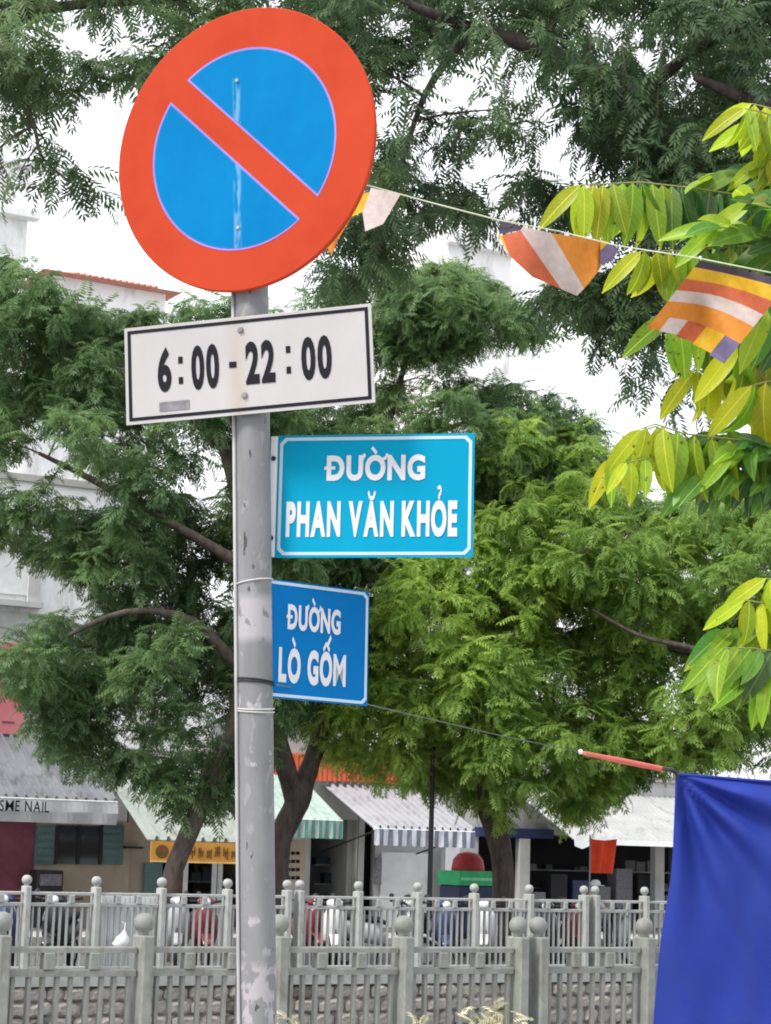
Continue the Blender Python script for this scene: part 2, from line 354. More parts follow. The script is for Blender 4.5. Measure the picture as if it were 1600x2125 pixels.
# ------------------------------------------------------------------ shop row on the far side
NW = 42.0
def corrugated(parent, name, m, sl, sr, nb, zb, nf, zf, pitch=.21, h=.08, skew=0.0):
    k = int(abs(sr - sl) / pitch); xs = []
    for i in range(k):
        x = sl + (sr - sl) * i / k; d = (sr - sl) / k; xs += [(x, 0), (x + d * .62, 0), (x + d * .70, h), (x + d * .88, h)]
    xs.append((sr, 0)); mb = MB(); p = []
    for x, q in xs: p += [(x, nb, zb + q), (x, nf, zf + q), (x, nb, zb + q - .02), (x, nf, zf + q - .02)]
    f = []
    for i in range(len(xs) - 1):
        a = i * 4; f += [(a, a + 1, a + 5, a + 4), (a + 2, a + 6, a + 7, a + 3), (a + 1, a + 3, a + 7, a + 5)]
    return mb.poly(p, f).build(name, m, parent)
def valance(parent, s0, s1, n, z0, z1, ma, mb_, k, scal=.0):
    for i in range(k):
        a = s0 + (s1 - s0) * i / k; b = s0 + (s1 - s0) * (i + 1) / k; w = .03 * math.sin(i * 1.7); w2 = .03 * math.sin((i + 1) * 1.7)
        MB().poly([(a, n, z1), (b, n, z1), (b, n - w2, z0), ((a + b) / 2, n - (w + w2) / 2, z0 - scal), (a, n - w, z0)], [(0, 4, 3, 2, 1)]).build('stripe', ma if i % 2 else mb_, parent)
def shop(label, s0, s1, h, wm, opening=None, depth=3.5, name='shop_house', n=NW):
    t = thing(name, label, 'shop' if opening else 'building', (s0, n, 0))
    MB().box(s0 + .01, s0 + .16, n + .2, n + depth, 0, h).build('side_wall', wm, t)
    MB().box(s1 - .16, s1 - .01, n + .2, n + depth, 0, h).build('side_wall', wm, t)
    MB().box(s0 + .16, s1 - .16, n + depth - .15, n + depth, 0, h).build('back_wall', wm, t)
    MB().box(s0 - .05, s1 + .05, n - .1, n + depth + .1, h + .002, h + .15).build('roof', M['conc'], t)
    if opening:
        a, b, zt = opening
        MB().box(s0 + .01, a, n, n + .2, 0, h).build('front_wall', wm, t)
        MB().box(b, s1 - .01, n, n + .2, 0, h).build('front_wall', wm, t)
        MB().box(a, b, n + .002, n + .198, zt, h).build('lintel', wm, t)
        MB().box(a + .01, b - .01, n + depth - .4, n + depth - .16, .01, zt).build('shade_backing', M['dark'], t)  # near-black block at the back, the room's shade put into its colour
    else: MB().box(s0 + .01, s1 - .01, n, n + .2, 0, h).build('front_wall', wm, t)
    return t
def Z(px, py, n): return hit(px, py, n)[2]

# A: nail shop with white upper storey
sA0, sA1 = S(-260, NW, 1750), S(262, NW, 1750); hA = Z(60, 1000, NW)
A = shop('white two storey nail shop with teal shutters and blue grey awning', sA0, sA1, hA, M['white_wall'])
aw = corrugated(A, 'awning', M['ribA'], sA0, hit(243, 1662, 39.6)[0], NW - .01, Z(60, 1528, NW), 39.6, Z(120, 1660, 39.6))
def panel(parent, name, m, px0, px1, py0, py1, n, d=.05, nn=None):
    a, zt = hit(px0, py0, n)[0], hit(px0, py0, n)[2]; b = hit(px1, py1, n)[0]; zb = hit((px0 + px1) / 2, py1, n)[2]
    return MB().box(a, b, n - d, n if nn is None else nn, zb, zt).build(name, m, parent)
panel(A, 'maroon_cladding', M['maroon'], -60, 62, 1690, 1925, NW - .02, .05)
panel(A, 'lower_cladding', M['beige_wall'], 66, 261, 1700, 1925, NW - .015, .03)
w = panel(A, 'window', M['glass'], 116, 209, 1712, 1794, NW - .05, .03)
for k in range(3):
    x = 116 + 93 * k / 2; panel(w, 'window_bar', M['black'], x - 1.2, x + 1.2, 1712, 1794, NW - .082, .03)
for a, b in ((74, 114), (211, 252)):
    q = panel(A, 'shutter', M['teal'], a, b, 1712, 1794, NW - .05, .05)
    for k in range(5): panel(q, 'slat', M['teal'], a + 3, b - 3, 1717 + k * 15, 1727 + k * 15, NW - .102, .02)
panel(A, 'grey_strip', M['grey_wall'], 60, 77, 1130, 1262, NW - .005, .12)  # narrow grey upright strip standing out beside the upper window
w = panel(A, 'window', M['white'], -40, 58, 1142, 1232, NW - .005, .05)
panel(w, 'window_frame', M['grey_wall'], -40, 58, 1136, 1141, NW - .005, .09)
panel(A, 'ledge', M['grey_wall'], -60, 82, 1240, 1258, NW - .004, .25)
panel(A, 'grey_band', M['grey_wall'], -60, 140, 1262, 1540, NW - .003, .03)
o = panel(A, 'pink_board', M['pink'], -60, 45, 1328, 1522, NW - .035, .06)
panel(o, 'print_line', M['maroon'], 5, 30, 1496, 1501, NW - .097, .005)
bt = thing('hanging_banner', 'white cloth banner with dark serif letters hanging from blue grey awning', 'banner', (hit(0, 1690, 39.5)[0], 39.5, 0))
x0, x1 = hit(-190, 1690, 39.52)[0], hit(243, 1690, 39.52)[0]; zt, zb = Z(120, 1661, 39.52), Z(120, 1708, 39.52)
p = []; f = []
for i in range(41):
    u = i / 40; x = x0 + (x1 - x0) * u; wv = .035 * math.sin(u * 33) * u
    p += [(x, 39.52, zt), (x, 39.52 - .03 - wv, (zt + zb) / 2), (x, 39.52 + .4 * wv, zb)]
    if i < 40: a = i * 3; f += [(a, a + 1, a + 4, a + 3), (a + 1, a + 2, a + 5, a + 4)]
MB().poly(p, f).build('cloth', M['banner'], bt)
MB().tube([(x0, 39.53, zt + .01), (x1, 39.53, zt + .01)], .018, 6).build('hem_bar', M['white'], bt)
lx0, lx1 = hit(-6, 1690, 39.5)[0], hit(97, 1690, 39.5)[0]; ox, oy, oz = ORG[bt.name]
for o_ in [lettering('SME NAIL', lx0 - ox, lx1 - ox, zb + (zt - zb) * .45, zb + (zt - zb) * .92, -.12, M['ink'], None, bold=0.01, gap=.14)]:
    o_.parent = bt
# appliance under the window
t = thing('steel_cabinet', 'dark steel cabinet below the teal shuttered window', 'cabinet', (hit(105, 1820, 41.5)[0], 41.5, 0))
a, b = hit(78, 1820, 41.3)[0], hit(132, 1820, 41.3)[0]; zt = Z(105, 1806, 41.3)
MB().bevbox(a, b, 41.3, 41.8, .05, zt, .02).build('body', M['black'], t)
MB().box(a + .05, b - .05, 41.27, 41.298, zt - .32, zt - .08).build('door_panel', M['grey_ink'], t)
for q in (a + .05, b - .05): MB().box(q - .03, q + .03, 41.35, 41.75, 0, .049).build('foot', M['black'], t)

# B: low house with pale green roof and orange banner
sB0, sB1 = sA1 + .02, S(560, NW, 1750)
nBf = 38.9; zBf = Z(310, 1742, nBf); zBb = Z(150, 1572, 42.2)
B = shop('low beige shop with pale green ribbed roof behind the leaning tree', sB0, sB1, Z(300, 1570, NW), M['beige_wall'], (S(312, NW), S(520, NW), Z(400, 1772, NW)))
corrugated(B, 'awning', M['ribB'], hit(306, 1742, nBf)[0], hit(520, 1742, nBf)[0], NW - .02, zBb, nBf, zBf, pitch=.24)
for px in (440, 452, 380): panel(B, 'door_bar', M['white'], px, px + 4, 1790, 1925, NW - .01, .04)
panel(B, 'curtain', M['maroon'], 345, 375, 1790, 1925, NW - .01, .03)
panel(B, 'door_leaf', M['teal'], 300, 330, 1790, 1925, NW - .05, .04)
panel(B, 'wall_shelf', M['black'], 256, 292, 1756, 1761, NW - .04, .16)
t = thing('hanging_banner', 'orange printed banner hanging from pale green roof edge', 'banner', (hit(400, 1770, 38.8)[0], 38.8, 0))
x0, x1 = hit(312, 1770, 38.82)[0], hit(520, 1770, 38.82)[0]; zt, zb = Z(320, 1745, 38.82), Z(320, 1789, 38.82)
MB().box(x0, x1, 38.80, 38.82, zb, zt).build('cloth', M['orange_banner'], t)
for k in range(9):
    a = x0 + .5 + k * .19; h = (zt - zb)
    mb = MB(); r = random.Random(k)
    for q in range(3): mb.box(a + .045 * q, a + .045 * q + .02, 38.788, 38.799, zb + h * r.uniform(.2, .4), zb + h * r.uniform(.6, .85))
    mb.box(a, a + .12, 38.7865, 38.7875, zb + h * .5, zb + h * .57); mb.build('print_mark', M['brown_print'], t)
cx = x0 + .25; mb = MB(); mb.poly([(cx + .15 * math.cos(i * .5236), 38.795, (zt + zb) / 2 + .14 * math.sin(i * .5236)) for i in range(12)], [tuple(range(12))]); mb.build('emblem', M['brown_print'], t)
MB().box(x0, x1, 38.79, 38.80, zb + .001, zb + .03).build('border', M['yellow_print'], t)
# pale house wall showing through the crown behind B
shop('pale plain house wall standing behind the low green roof', S(100, 48, 1500), S(640, 48, 1500), Z(300, 1360, 48), M['white_wall'], None, 4, 'rear_house', 48)

# C: shop with mint awning and striped valance
sC0, sC1 = sB1 + .02, S(742, NW, 1750)
C = shop('dark open shop with mint green striped awning behind the forked tree', sC0, sC1, Z(650, 1500, NW), M['grey_wall'], (S(640, NW), S(738, NW), Z(690, 1700, NW)))
nCf = 39.7; c0, c1 = hit(520, 1705, nCf)[0], hit(711, 1703, nCf)[0]; zCf = Z(700, 1702, nCf)
corrugated(C, 'awning', M['ribC'], c0, c1, NW - .01, Z(600, 1600, NW), nCf, zCf, pitch=.3, h=.02)
v = MB().tube([(c0, nCf, zCf - .02), (c1, nCf, zCf - .02)], .025, 6).build('awning_bar', M['white'], C)
valance(v, c0, c1, nCf - .03, Z(700, 1740, nCf), zCf - .01, M['green_stripe'], M['ribC'], 26, .02)
sb = thing('menu_board', 'beige menu board with dark printed lines by the forked trunk', 'sign', (hit(608, 1800, 40.5)[0], 40.5, 0))
panel(sb, 'board', M['beige_wall'], 586, 630, 1742, 1845, 40.5, .04)
for k in range(4):
    for j in range(3): panel(sb, 'print_line', M['ink'], 594 + j * 10, 602 + j * 10, 1767 + k * 17, 1774 + k * 17, 40.459, .004)
for q in (590, 622): panel(sb, 'leg', M['black'], q, q + 4, 1846, 1946, 40.5, .03)

# D: shop with lavender grey awning, slate valance
sD0, sD1 = sC1 + .02, S(925, NW, 1750)
Dq = shop('pale grey shop with lavender ribbed awning and slate striped valance', sD0, sD1, Z(760, 1560, NW), M['grey_wall'], (S(752, NW), S(775, NW), Z(760, 1700, NW)))
nDf = 39.5; d0, d1 = hit(776, 1718, nDf)[0], hit(985, 1730, nDf)[0]; zDf = Z(880, 1722, nDf)
corrugated(Dq, 'awning', M['ribD'], d0, d1, NW - .01, Z(675, 1626, NW), nDf, zDf, pitch=.2)
v = MB().tube([(d0, nDf, zDf - .02), (d1, nDf, zDf - .02)], .025, 6).build('awning_bar', M['white'], Dq)
valance(v, d0, d1, nDf - .03, Z(880, 1756, nDf), zDf - .01, M['blue_stripe'], M['pale_stripe'], 22, .02)
for q in (d0 + .05, d1 - .05): MB().tube([(q, nDf, zDf - .05), (q, NW, zDf - .55)], .02, 6).build('awning_arm', M['black'], Dq)
panel(Dq, 'pale_door', M['white'], 790, 888, 1768, 1925, NW - .005, .05)
panel(Dq, 'column', M['white'], 916, 942, 1740, 1925, NW - .3, .2)
panel(Dq, 'meter_box', M['grey_ink'], 776, 786, 1780, 1835, NW - .005, .12)
f_ = panel(Dq, 'red_fascia', M['redroof'], 560, 860, 1562, 1622, NW - .12, .10)
for k in range(30): panel(f_, 'rib', M['redroof'], 562 + k * 10, 566 + k * 10, 1562, 1621, NW - .222, .02)

# E: wide open shop with light grey awning
sE0, sE1 = sD1 + .02, S(1560, NW, 1750)
Eq = shop('wide dark open shop under light grey ribbed awning with white fold', sE0, sE1, Z(1300, 1620, NW), M['grey_wall'], (S(990, NW), S(1540, NW), Z(1200, 1735, NW)))
nEf = 39.4; e0, e1 = hit(1190, 1757, nEf)[0], hit(1640, 1757, nEf)[0]; zEf = Z(1300, 1745, nEf)
corrugated(Eq, 'awning', M['ribE'], e0, e1, NW - .01, Z(1085, 1640, NW), nEf, zEf, pitch=.17, h=.025)
p = []; f = []
for i in range(31):
    u = i / 30; x = e0 + (e1 - e0) * u; dr = .13 + (.12 * max(0, 1 - abs(u - .03) / .05)); p += [(x, nEf - .02, zEf + .02), (x, nEf - .05, zEf + .02 - dr)]
    if i < 30: f.append((2 * i, 2 * i + 1, 2 * i + 3, 2 * i + 2))
MB().poly(p, f).build('white_fold', M['white'], Eq)
panel(Eq, 'blue_beam', M['navy'], 985, 1140, 1716, 1738, NW - .01, .2)
for px in (1070, 1350): panel(Eq, 'pillar', M['grey_wall'], px, px + 18, 1740, 1925, NW - .02, .2)
for k in range(6): panel(Eq, 'goods_box', [M['grey_ink'], M['dark'], M['navy'], M['grey_ink']][k % 4], 1080 + k * 45, 1112 + k * 45, 1850 - (k * 37) % 50, 1925, NW + .6, .4)

GOODS = [mat('goods_%d' % i, c, .6) for i, c in enumerate(((.06, .02, .015), (.07, .055, .02), (.015, .03, .05), (.08, .08, .08), (.02, .04, .025), (.045, .03, .02)))]  # goods colours darkened, the dim shop interior painted into them
for par, p0, p1, nn in ((Eq, 1090, 1390, NW + .9), (C, 650, 735, NW + .9), (B, 390, 480, NW + .9)):
    for zz in (.55, 1.0, 1.45):
        x0, x1 = S(p0, nn), S(p1, nn); MB().box(x0, x1, nn, nn + .35, zz - .03, zz).build('shelf', M['grey_ink'], par); x = x0 + .05
        while x < x1 - .2:
            w = random.uniform(.10, .42); h = random.uniform(.08, .36)
            if random.random() < .8: MB().bevbox(x, x + w, nn + .03, nn + .28, zz + .001, zz + h, .012).build('goods', random.choice(GOODS), par)
            x += w + random.uniform(.01, .06)

# houses rising behind the trees
def far_house(label, px0, px1, ytop, n, m, name='apartment_house'):
    a, b = S(px0, n, ytop), S(px1, n, ytop); h = Z((px0 + px1) / 2, ytop, n)
    t = thing(name, label, 'building', (a, n, 0)); MB().box(a, b, n, n + 7, 0, h).build('wall', m, t); return t, a, b, h
t, a, b, h = far_house('tall white house with projecting cornice beside the sky', -260, 66, 318, 60, M['white_wall'])
zc = Z(40, 447, 60); MB().bevbox(a - .2, b + .25, 59.5, 59.99, zc - .15, zc + .12, .04).build('cornice', M['white'], t)
MB().bevbox(a - .1, b + .12, 59.75, 67.1, h + .002, h + .25, .04).build('parapet', M['white'], t)
for k in range(4): MB().box(b - 2.2, b - .9, 59.93, 59.998, zc - 3 - k * 3.3, zc - 1.4 - k * 3.3).build('window', M['glass'], t)
t, a, b, h = far_house('house with red tiled roof showing behind the round sign', 100, 345, 590, 66, M['white_wall'])
mb = MB(); zr = Z(330, 548, 66) ; mb.poly([(a - .4, 65.4, h), (b + .4, 65.4, h), (b - .4, 69.5, h + 1.0), (a + 1.2, 69.5, h + 1.0), (b + .4, 73.6, h), (a - .4, 73.6, h)], [(0, 1, 2, 3), (3, 2, 4, 5), (0, 3, 5), (1, 4, 2), (0, 5, 4, 1)])
r_ = mb.build('roof', M['terracotta'], t)
for k in range(14):
    x = a + .9 + (b - a - 1.5) * k / 13; mb = MB(); mb.tube([(x - .0, 65.45, h + .05), (x, 69.4, h + 1.0)], .05, 5); mb.build('tile_row', M['terracotta'], r_)
for k in range(2): MB().box(a + 1 + k * 1.7, a + 2 + k * 1.7, 65.93, 65.998, h - 2.3, h - .9).build('window', M['glass'], t)
t, a, b, h = far_house('white house with roof terrace railing seen through leaves', 930, 1062, 505, 70, M['white_wall'])
MB().box(a - .2, b + .3, 69.5, 69.99, h - .35, h + .05).build('cornice', M['white'], t)
for k in range(12): MB().box(a + (b - a) * k / 12, a + (b - a) * k / 12 + .06, 69.7, 69.76, h + .06, h + 1.15).build('baluster', M['white'], t)
MB().box(a - .1, b + .2, 69.68, 69.78, h + 1.152, h + 1.25).build('handrail', M['white'], t)
MB().box(a + .6, b - .2, 71, 75, h + .002, h + 2.3).build('stair_room', M['white_wall'], t)

# ------------------------------------------------------------------ feathery trees
def frond_template(L=1.0, droop=1.2, pairs=7, seed=0):
    r = random.Random(seed); v = []; f = []
    P = []; ang = r.uniform(.15, .35); p = Vector((0, 0, 0)); n = pairs + 2
    for i in range(n):
        P.append((p.copy(), Vector((math.cos(ang), 0, math.sin(ang))))); p = p + P[-1][1] * (L / n); ang -= droop / n
    def leaf(b, d, l, w, side):
        i = len(v); m = b + d * (l * .5); v.extend([b, m + side * w, b + d * l, m - side * w]); f.append((i, i + 1, i + 2, i + 3))
    for i in range(1, n):
        b, t = P[i]; ll = L * .20 * (1 - .55 * abs(i / n - .45)) * 1.35
        for sgn in (-1, 1):
            d = (Vector((0, sgn, 0)) * .85 + t * .55 + Vector((0, 0, -.25 - r.uniform(0, .3)))).normalized()
            leaf(b, d, ll * r.uniform(.9, 1.25), L * .044, t)
    leaf(P[-1][0], P[-1][1], L * .22, L * .034, Vector((0, 1, 0)))
    i = len(v); v.extend([P[0][0] + Vector((0, .006, 0)), P[n // 2][0] + Vector((0, .006, 0)), P[-1][0], P[n // 2][0] - Vector((0, .006, 0))]); f.append((i, i + 1, i + 2, i + 3))
    return np.array([tuple(x) for x in v]), np.array(f)
TEMPL = [frond_template(1, d, 7, k) for k, d in enumerate((.7, 1.1, 1.5, 1.9, 2.3))]

def inside(poly, x, y):
    c = False; j = len(poly) - 1
    for i in range(len(poly)):
        xi, yi = poly[i]; xj, yj = poly[j]
        if (yi > y) != (yj > y) and x < (xj - xi) * (y - yi) / (yj - yi) + xi: c = not c
        j = i
    return c
def edge_dist(poly, x, y):
    best = 1e9
    for (x1, y1), (x2, y2) in zip(poly, poly[1:] + poly[:1]):
        dx, dy = x2 - x1, y2 - y1; k = max(0, min(1, ((x - x1) * dx + (y - y1) * dy) / (dx * dx + dy * dy + 1e-9)))
        best = min(best, math.hypot(x - x1 - k * dx, y - y1 - k * dy))
    return best

def fronds_mesh(name, m, C, YAW, PIT, ROL, SCL, TON, off):
    k = rng.integers(0, len(TEMPL), len(C)); allv = []; allf = []; allt = []; base = 0
    for q, (tv, tf) in enumerate(TEMPL):
        idx = np.where(k == q)[0]
        if not len(idx): continue
        cy, sy = np.cos(YAW[idx]), np.sin(YAW[idx]); cp, sp = np.cos(PIT[idx]), np.sin(PIT[idx]); cr, sr = np.cos(ROL[idx]), np.sin(ROL[idx])
        x, y, z = tv[:, 0], tv[:, 1], tv[:, 2]
        y1 = cr[:, None] * y - sr[:, None] * z; z1 = sr[:, None] * y + cr[:, None] * z; x1 = np.broadcast_to(x, y1.shape)
        x2 = cp[:, None] * x1 - sp[:, None] * z1; z2 = sp[:, None] * x1 + cp[:, None] * z1
        x3 = cy[:, None] * x2 - sy[:, None] * y1; y3 = sy[:, None] * x2 + cy[:, None] * y1
        V = np.stack([x3, y3, z2], -1) * SCL[idx][:, None, None] + C[idx][:, None, :]
        nv = len(tv); Fc = (tf[None] + (np.arange(len(idx)) * nv)[:, None, None] + base).reshape(-1, 4)
        allv.append(V.reshape(-1, 3)); allf.append(Fc); allt.append(np.repeat(TON[idx], nv)); base += len(idx) * nv
    V = np.concatenate(allv) - np.array(off); Fc = np.concatenate(allf); T = np.concatenate(allt)
    me = bpy.data.meshes.new(name); me.vertices.add(len(V)); me.vertices.foreach_set('co', V.astype(np.float32).ravel())
    me.loops.add(Fc.size); me.loops.foreach_set('vertex_index', Fc.astype(np.int32).ravel())
    me.polygons.add(len(Fc)); me.polygons.foreach_set('loop_start', (np.arange(len(Fc)) * 4).astype(np.int32))
    me.update(calc_edges=True)
    at_ = me.attributes.new('tone', 'FLOAT', 'POINT'); at_.data.foreach_set('value', T.astype(np.float32))
    me.materials.append(m); return me

def crown_blobs(poly, holes, depth, thick, rpx, count, tries=6000):
    """lobes of the crown: centre (world), radius (m), filling an outline seen from the street"""
    xs = [p[0] for p in poly]; ys = [p[1] for p in poly]; out = []; px = []
    for _ in range(tries):
        if len(out) >= count: break
        x, y = random.uniform(min(xs), max(xs)), random.uniform(min(ys), max(ys))
        if not inside(poly, x, y): continue
        r = random.uniform(*rpx); e = edge_dist(poly, x, y)
        if e < r * .75:
            r = max(e / .75, rpx[0] * .45)
        if any(math.hypot(x - hx, y - hy) < hr + r * .8 + 4 for hx, hy, hr in holes): continue
        if e < r * .4: continue
        if any(math.hypot(x - a, y - b) < (r + c) * .38 for a, b, c in px): continue
        tk = thick * min(1, .35 + e / (rpx[1] * 2)); dz = random.uniform(-1, 1) * tk
        px.append((x, y, r)); out.append((at(x, y, depth + dz), r * depth / FPX))
    return out
def tree(label, trunk, depth, poly, holes, thick, rpx, count, mleaf, per, flen, tone=(.3, .7), name='street_tree', group=None, trunk_base=None, limbs=(), toneslope=None, bark='bark', extra=None):
    path = [at(x, y, dp) for x, y, dp, w in trunk]; rr = [w / 2 * dp / FPX for x, y, dp, w in trunk]
    b0 = trunk_base if trunk_base else Vector((path[0].x, path[0].y, 0)); base = Vector((b0.x, b0.y, 0))
    t = thing(name, label, 'tree', tuple(base), street=False, group=group)
    full = [base - Vector((0, 0, .15)), base + Vector((0, 0, .25))] + path; r2 = [rr[0] * 1.45, rr[0] * 1.12] + rr
    # smooth the trunk line
    def smooth(P, R):
        Q = []; RR = []
        for i in range(len(P) - 1):
            p0, p1, p2, p3 = P[max(i - 1, 0)], P[i], P[i + 1], P[min(i + 2, len(P) - 1)]
            for k in range(4):
                u = k / 4; Q.append(.5 * ((2 * p1) + (p2 - p0) * u + (2 * p0 - 5 * p1 + 4 * p2 - p3) * u * u + (3 * p1 - p0 - 3 * p2 + p3) * u ** 3)); RR.append((R[i] + (R[i + 1] - R[i]) * u) * random.uniform(.94, 1.06))
        return Q + [P[-1]], RR + [R[-1]]
    q, rq = smooth(full, r2); MB().tube(q, rq, 10).build('trunk', M[bark], t, True)
    nodes = [(p, r) for p, r in zip(q, rq)][len(q) * 2 // 5:]
    for lb in limbs:
        lp = [at(x, y, dp) for x, y, dp, w in lb]; lr = [w / 2 * dp / FPX for x, y, dp, w in lb]; lq, lrq = smooth(lp, lr)
        MB().tube(lq, lrq, 8).build('limb', M[bark], t, True); nodes += list(zip(lq, lrq))[2:]
    blobs = crown_blobs(poly, holes, depth, thick, rpx, count)
    if extra: blobs += crown_blobs(extra[0], holes, depth, thick, rpx, extra[1])
    C = []; Y = []; P = []; R = []; S_ = []; T = []; tw = MB()
    blobs.sort(key=lambda b: min((k[0] - b[0]).length for k in nodes)); grown = list(nodes)
    for c, r in blobs:
        near = min(grown, key=lambda k: (k[0] - c).length + (.4 if k[0].z > c.z + .3 else 0)); a = near[0]; ln = (c - a).length
        mid = (a + c) / 2 + Vector((random.uniform(-.12, .12), random.uniform(-.12, .12), random.uniform(.0, .2))) * ln
        br = max(.006, min(near[1] * .6, .010 + .010 * ln)); pts_ = [a * (1 - u) ** 2 + mid * 2 * u * (1 - u) + c * u * u for u in (0, .2, .4, .6, .8, 1)]
        tw.tube(pts_, [br * (1 - .5 * u / 5) for u in range(6)], 5, False); grown.append((c, br * .55))
        bt = random.uniform(*tone)
        if toneslope: bt += toneslope(c)
        k = max(3, int(per * (r / .55) ** 2))
        for _ in range(k):
            d = Vector((random.gauss(0, 1), random.gauss(0, 1), random.gauss(0, .9))).normalized(); rr_ = r * random.uniform(.35, 1.0) ** .6
            p = c + d * rr_; ct = bt + random.uniform(-.14, .14)
            if random.random() < .3: tw.tube([c + d * r * .1, p], [.006, .003], 3, False)
            nf = random.randint(5, 8); y0 = random.uniform(0, 6.28)
            for j in range(nf):
                C.append(tuple(p)); oy = math.atan2(d.y, d.x)
                Y.append(oy + random.uniform(-1.5, 1.5) if random.random() < .6 else y0 + j * 6.28 / nf)
                P.append(random.uniform(-.75, .55)); R.append(random.uniform(-.5, .5)); S_.append(flen * random.uniform(.7, 1.25)); T.append(ct + random.uniform(-.1, .1))
    tw.build('branches', M[bark], t)['kind'] = 'stuff'
    me = fronds_mesh('crown', mleaf, np.array(C), np.array(Y), np.array(P), np.array(R), np.array(S_), np.clip(np.array(T), 0, 1), tuple(base))
    o = link('crown', me, t); o['kind'] = 'stuff'
    print('tree', label[:30], len(blobs), len(C)); return t

LF1 = foliage_mat('feathery_leaf_deep', (0.050, 0.108, 0.046), (0.180, 0.295, 0.105), .48)
LF2 = foliage_mat('feathery_leaf_fresh', (0.055, 0.145, 0.038), (0.315, 0.465, 0.085), .53)
LF3 = foliage_mat('feathery_leaf_dusky', (0.026, 0.060, 0.032), (0.115, 0.190, 0.075), .45)

left_poly = [(-60, 600), (0, 545), (60, 530), (130, 600), (240, 650), (330, 640), (470, 620), (560, 650), (600, 760), (640, 900), (640, 1120), (600, 1350), (570, 1500), (520, 1600), (470, 1660), (400, 1690), (310, 1640), (300, 1600), (180, 1590), (100, 1540), (60, 1470), (10, 1400), (20, 1320), (120, 1270), (135, 1190), (60, 1140), (-60, 1110)]
left_holes = [(445, 975, 30), (405, 985, 22), (75, 925, 26), (130, 985, 24), (190, 1000, 18), (110, 1215, 42), (250, 1500, 20), (450, 1505, 14), (440, 1190, 12), (215, 1220, 12), (350, 1560, 14), (20, 1000, 12), (320, 880, 8), (380, 1420, 10)]
tree('leaning dark barked tree with wide dusky feathery crown behind white time plate', [(352, 1838, 32.5, 40), (385, 1745, 32.5, 38), (432, 1640, 32.6, 40), (480, 1550, 32.7, 42), (505, 1400, 32.7, 44), (520, 1220, 32.8, 40), (490, 1020, 32.8, 32), (440, 850, 32.8, 22), (400, 720, 32.8, 12)], 32.7, left_poly, left_holes, 2.3, (55, 100), 225, LF1, 28, .44,
     tone=(.25, .65), limbs=[[(505, 1400, 32.7, 30), (400, 1290, 32.2, 22), (260, 1270, 31.8, 14), (120, 1330, 31.5, 8)], [(515, 1180, 32.7, 28), (380, 1100, 32.4, 20), (200, 1000, 32.2, 14), (80, 940, 32, 8)], [(470, 930, 32.8, 22), (300, 800, 32.6, 14), (120, 700, 32.3, 8)]])

mid_poly = [(560, 660), (640, 600), (760, 600), (800, 560), (900, 545), (980, 560), (1060, 610), (1130, 650), (1140, 690), (1060, 715), (1020, 740), (930, 750), (860, 745), (800, 760), (820, 790), (930, 780), (1080, 790), (1180, 830), (1240, 880), (1240, 1000), (1100, 1010), (900, 1200), (760, 1400), (650, 1520), (560, 1520), (545, 1300), (540, 900)]
tree('forked tree with mid green crown rising behind the blue street name plates', [(577, 1850, 35, 42), (582, 1745, 35, 46), (617, 1665, 35, 52), (640, 1600, 35.1, 40), (668, 1510, 35.2, 34), (700, 1350, 35.4, 30), (740, 1120, 35.6, 26), (800, 900, 35.8, 18), (850, 720, 36, 10)], 36, mid_poly, [(660, 690, 14), (860, 770, 16), (960, 760, 16), (1010, 720, 16), (720, 730, 8)], 2.0, (48, 85), 145, LF1, 26, .44, extra=([(790, 600), (830, 555), (960, 548), (1060, 612), (1135, 655), (1120, 700), (1000, 725), (900, 745), (800, 720)], 34),
     tone=(.3, .85), limbs=[[(615, 1668, 35, 46), (585, 1560, 34.8, 38), (563, 1440, 34.8, 32), (585, 1200, 35, 24), (620, 900, 35.3, 12)], [(760, 1050, 35.6, 20), (900, 900, 36, 14), (1100, 860, 36.2, 8)]])

right_poly = [(660, 1530), (700, 1440), (770, 1350), (765, 1260), (790, 1190), (960, 1120), (1000, 1020), (995, 930), (1060, 880), (1120, 850), (1200, 880), (1270, 960), (1340, 1040), (1480, 1030), (1680, 1040), (1680, 1600), (1560, 1590), (1470, 1580), (1390, 1590), (1330, 1600), (1280, 1640), (1240, 1690), (1190, 1700), (1150, 1670), (1060, 1690), (960, 1660), (870, 1620), (760, 1600), (690, 1570)]
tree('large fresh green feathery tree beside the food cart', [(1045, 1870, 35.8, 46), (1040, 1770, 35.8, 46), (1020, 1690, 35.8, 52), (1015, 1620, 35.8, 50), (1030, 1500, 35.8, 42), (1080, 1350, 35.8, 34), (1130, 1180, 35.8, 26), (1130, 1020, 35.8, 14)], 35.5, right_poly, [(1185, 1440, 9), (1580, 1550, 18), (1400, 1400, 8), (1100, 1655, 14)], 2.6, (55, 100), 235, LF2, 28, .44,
     tone=(.28, .72), toneslope=lambda c: .34 * max(0, min(1, 1 - (c.x - .3) / 3.2)),  # lit left side of the crown put into the leaf tone
     limbs=[[(1025, 1540, 35.8, 34), (900, 1450, 35.2, 22), (780, 1430, 34.8, 10)], [(1060, 1400, 35.8, 30), (1250, 1300, 35.4, 20), (1450, 1360, 35, 14), (1600, 1330, 35, 8)], [(1230, 1265, 33.2, 6), (1330, 1320, 33.2, 9), (1450, 1350, 33.3, 12), (1500, 1400, 34, 16)]])

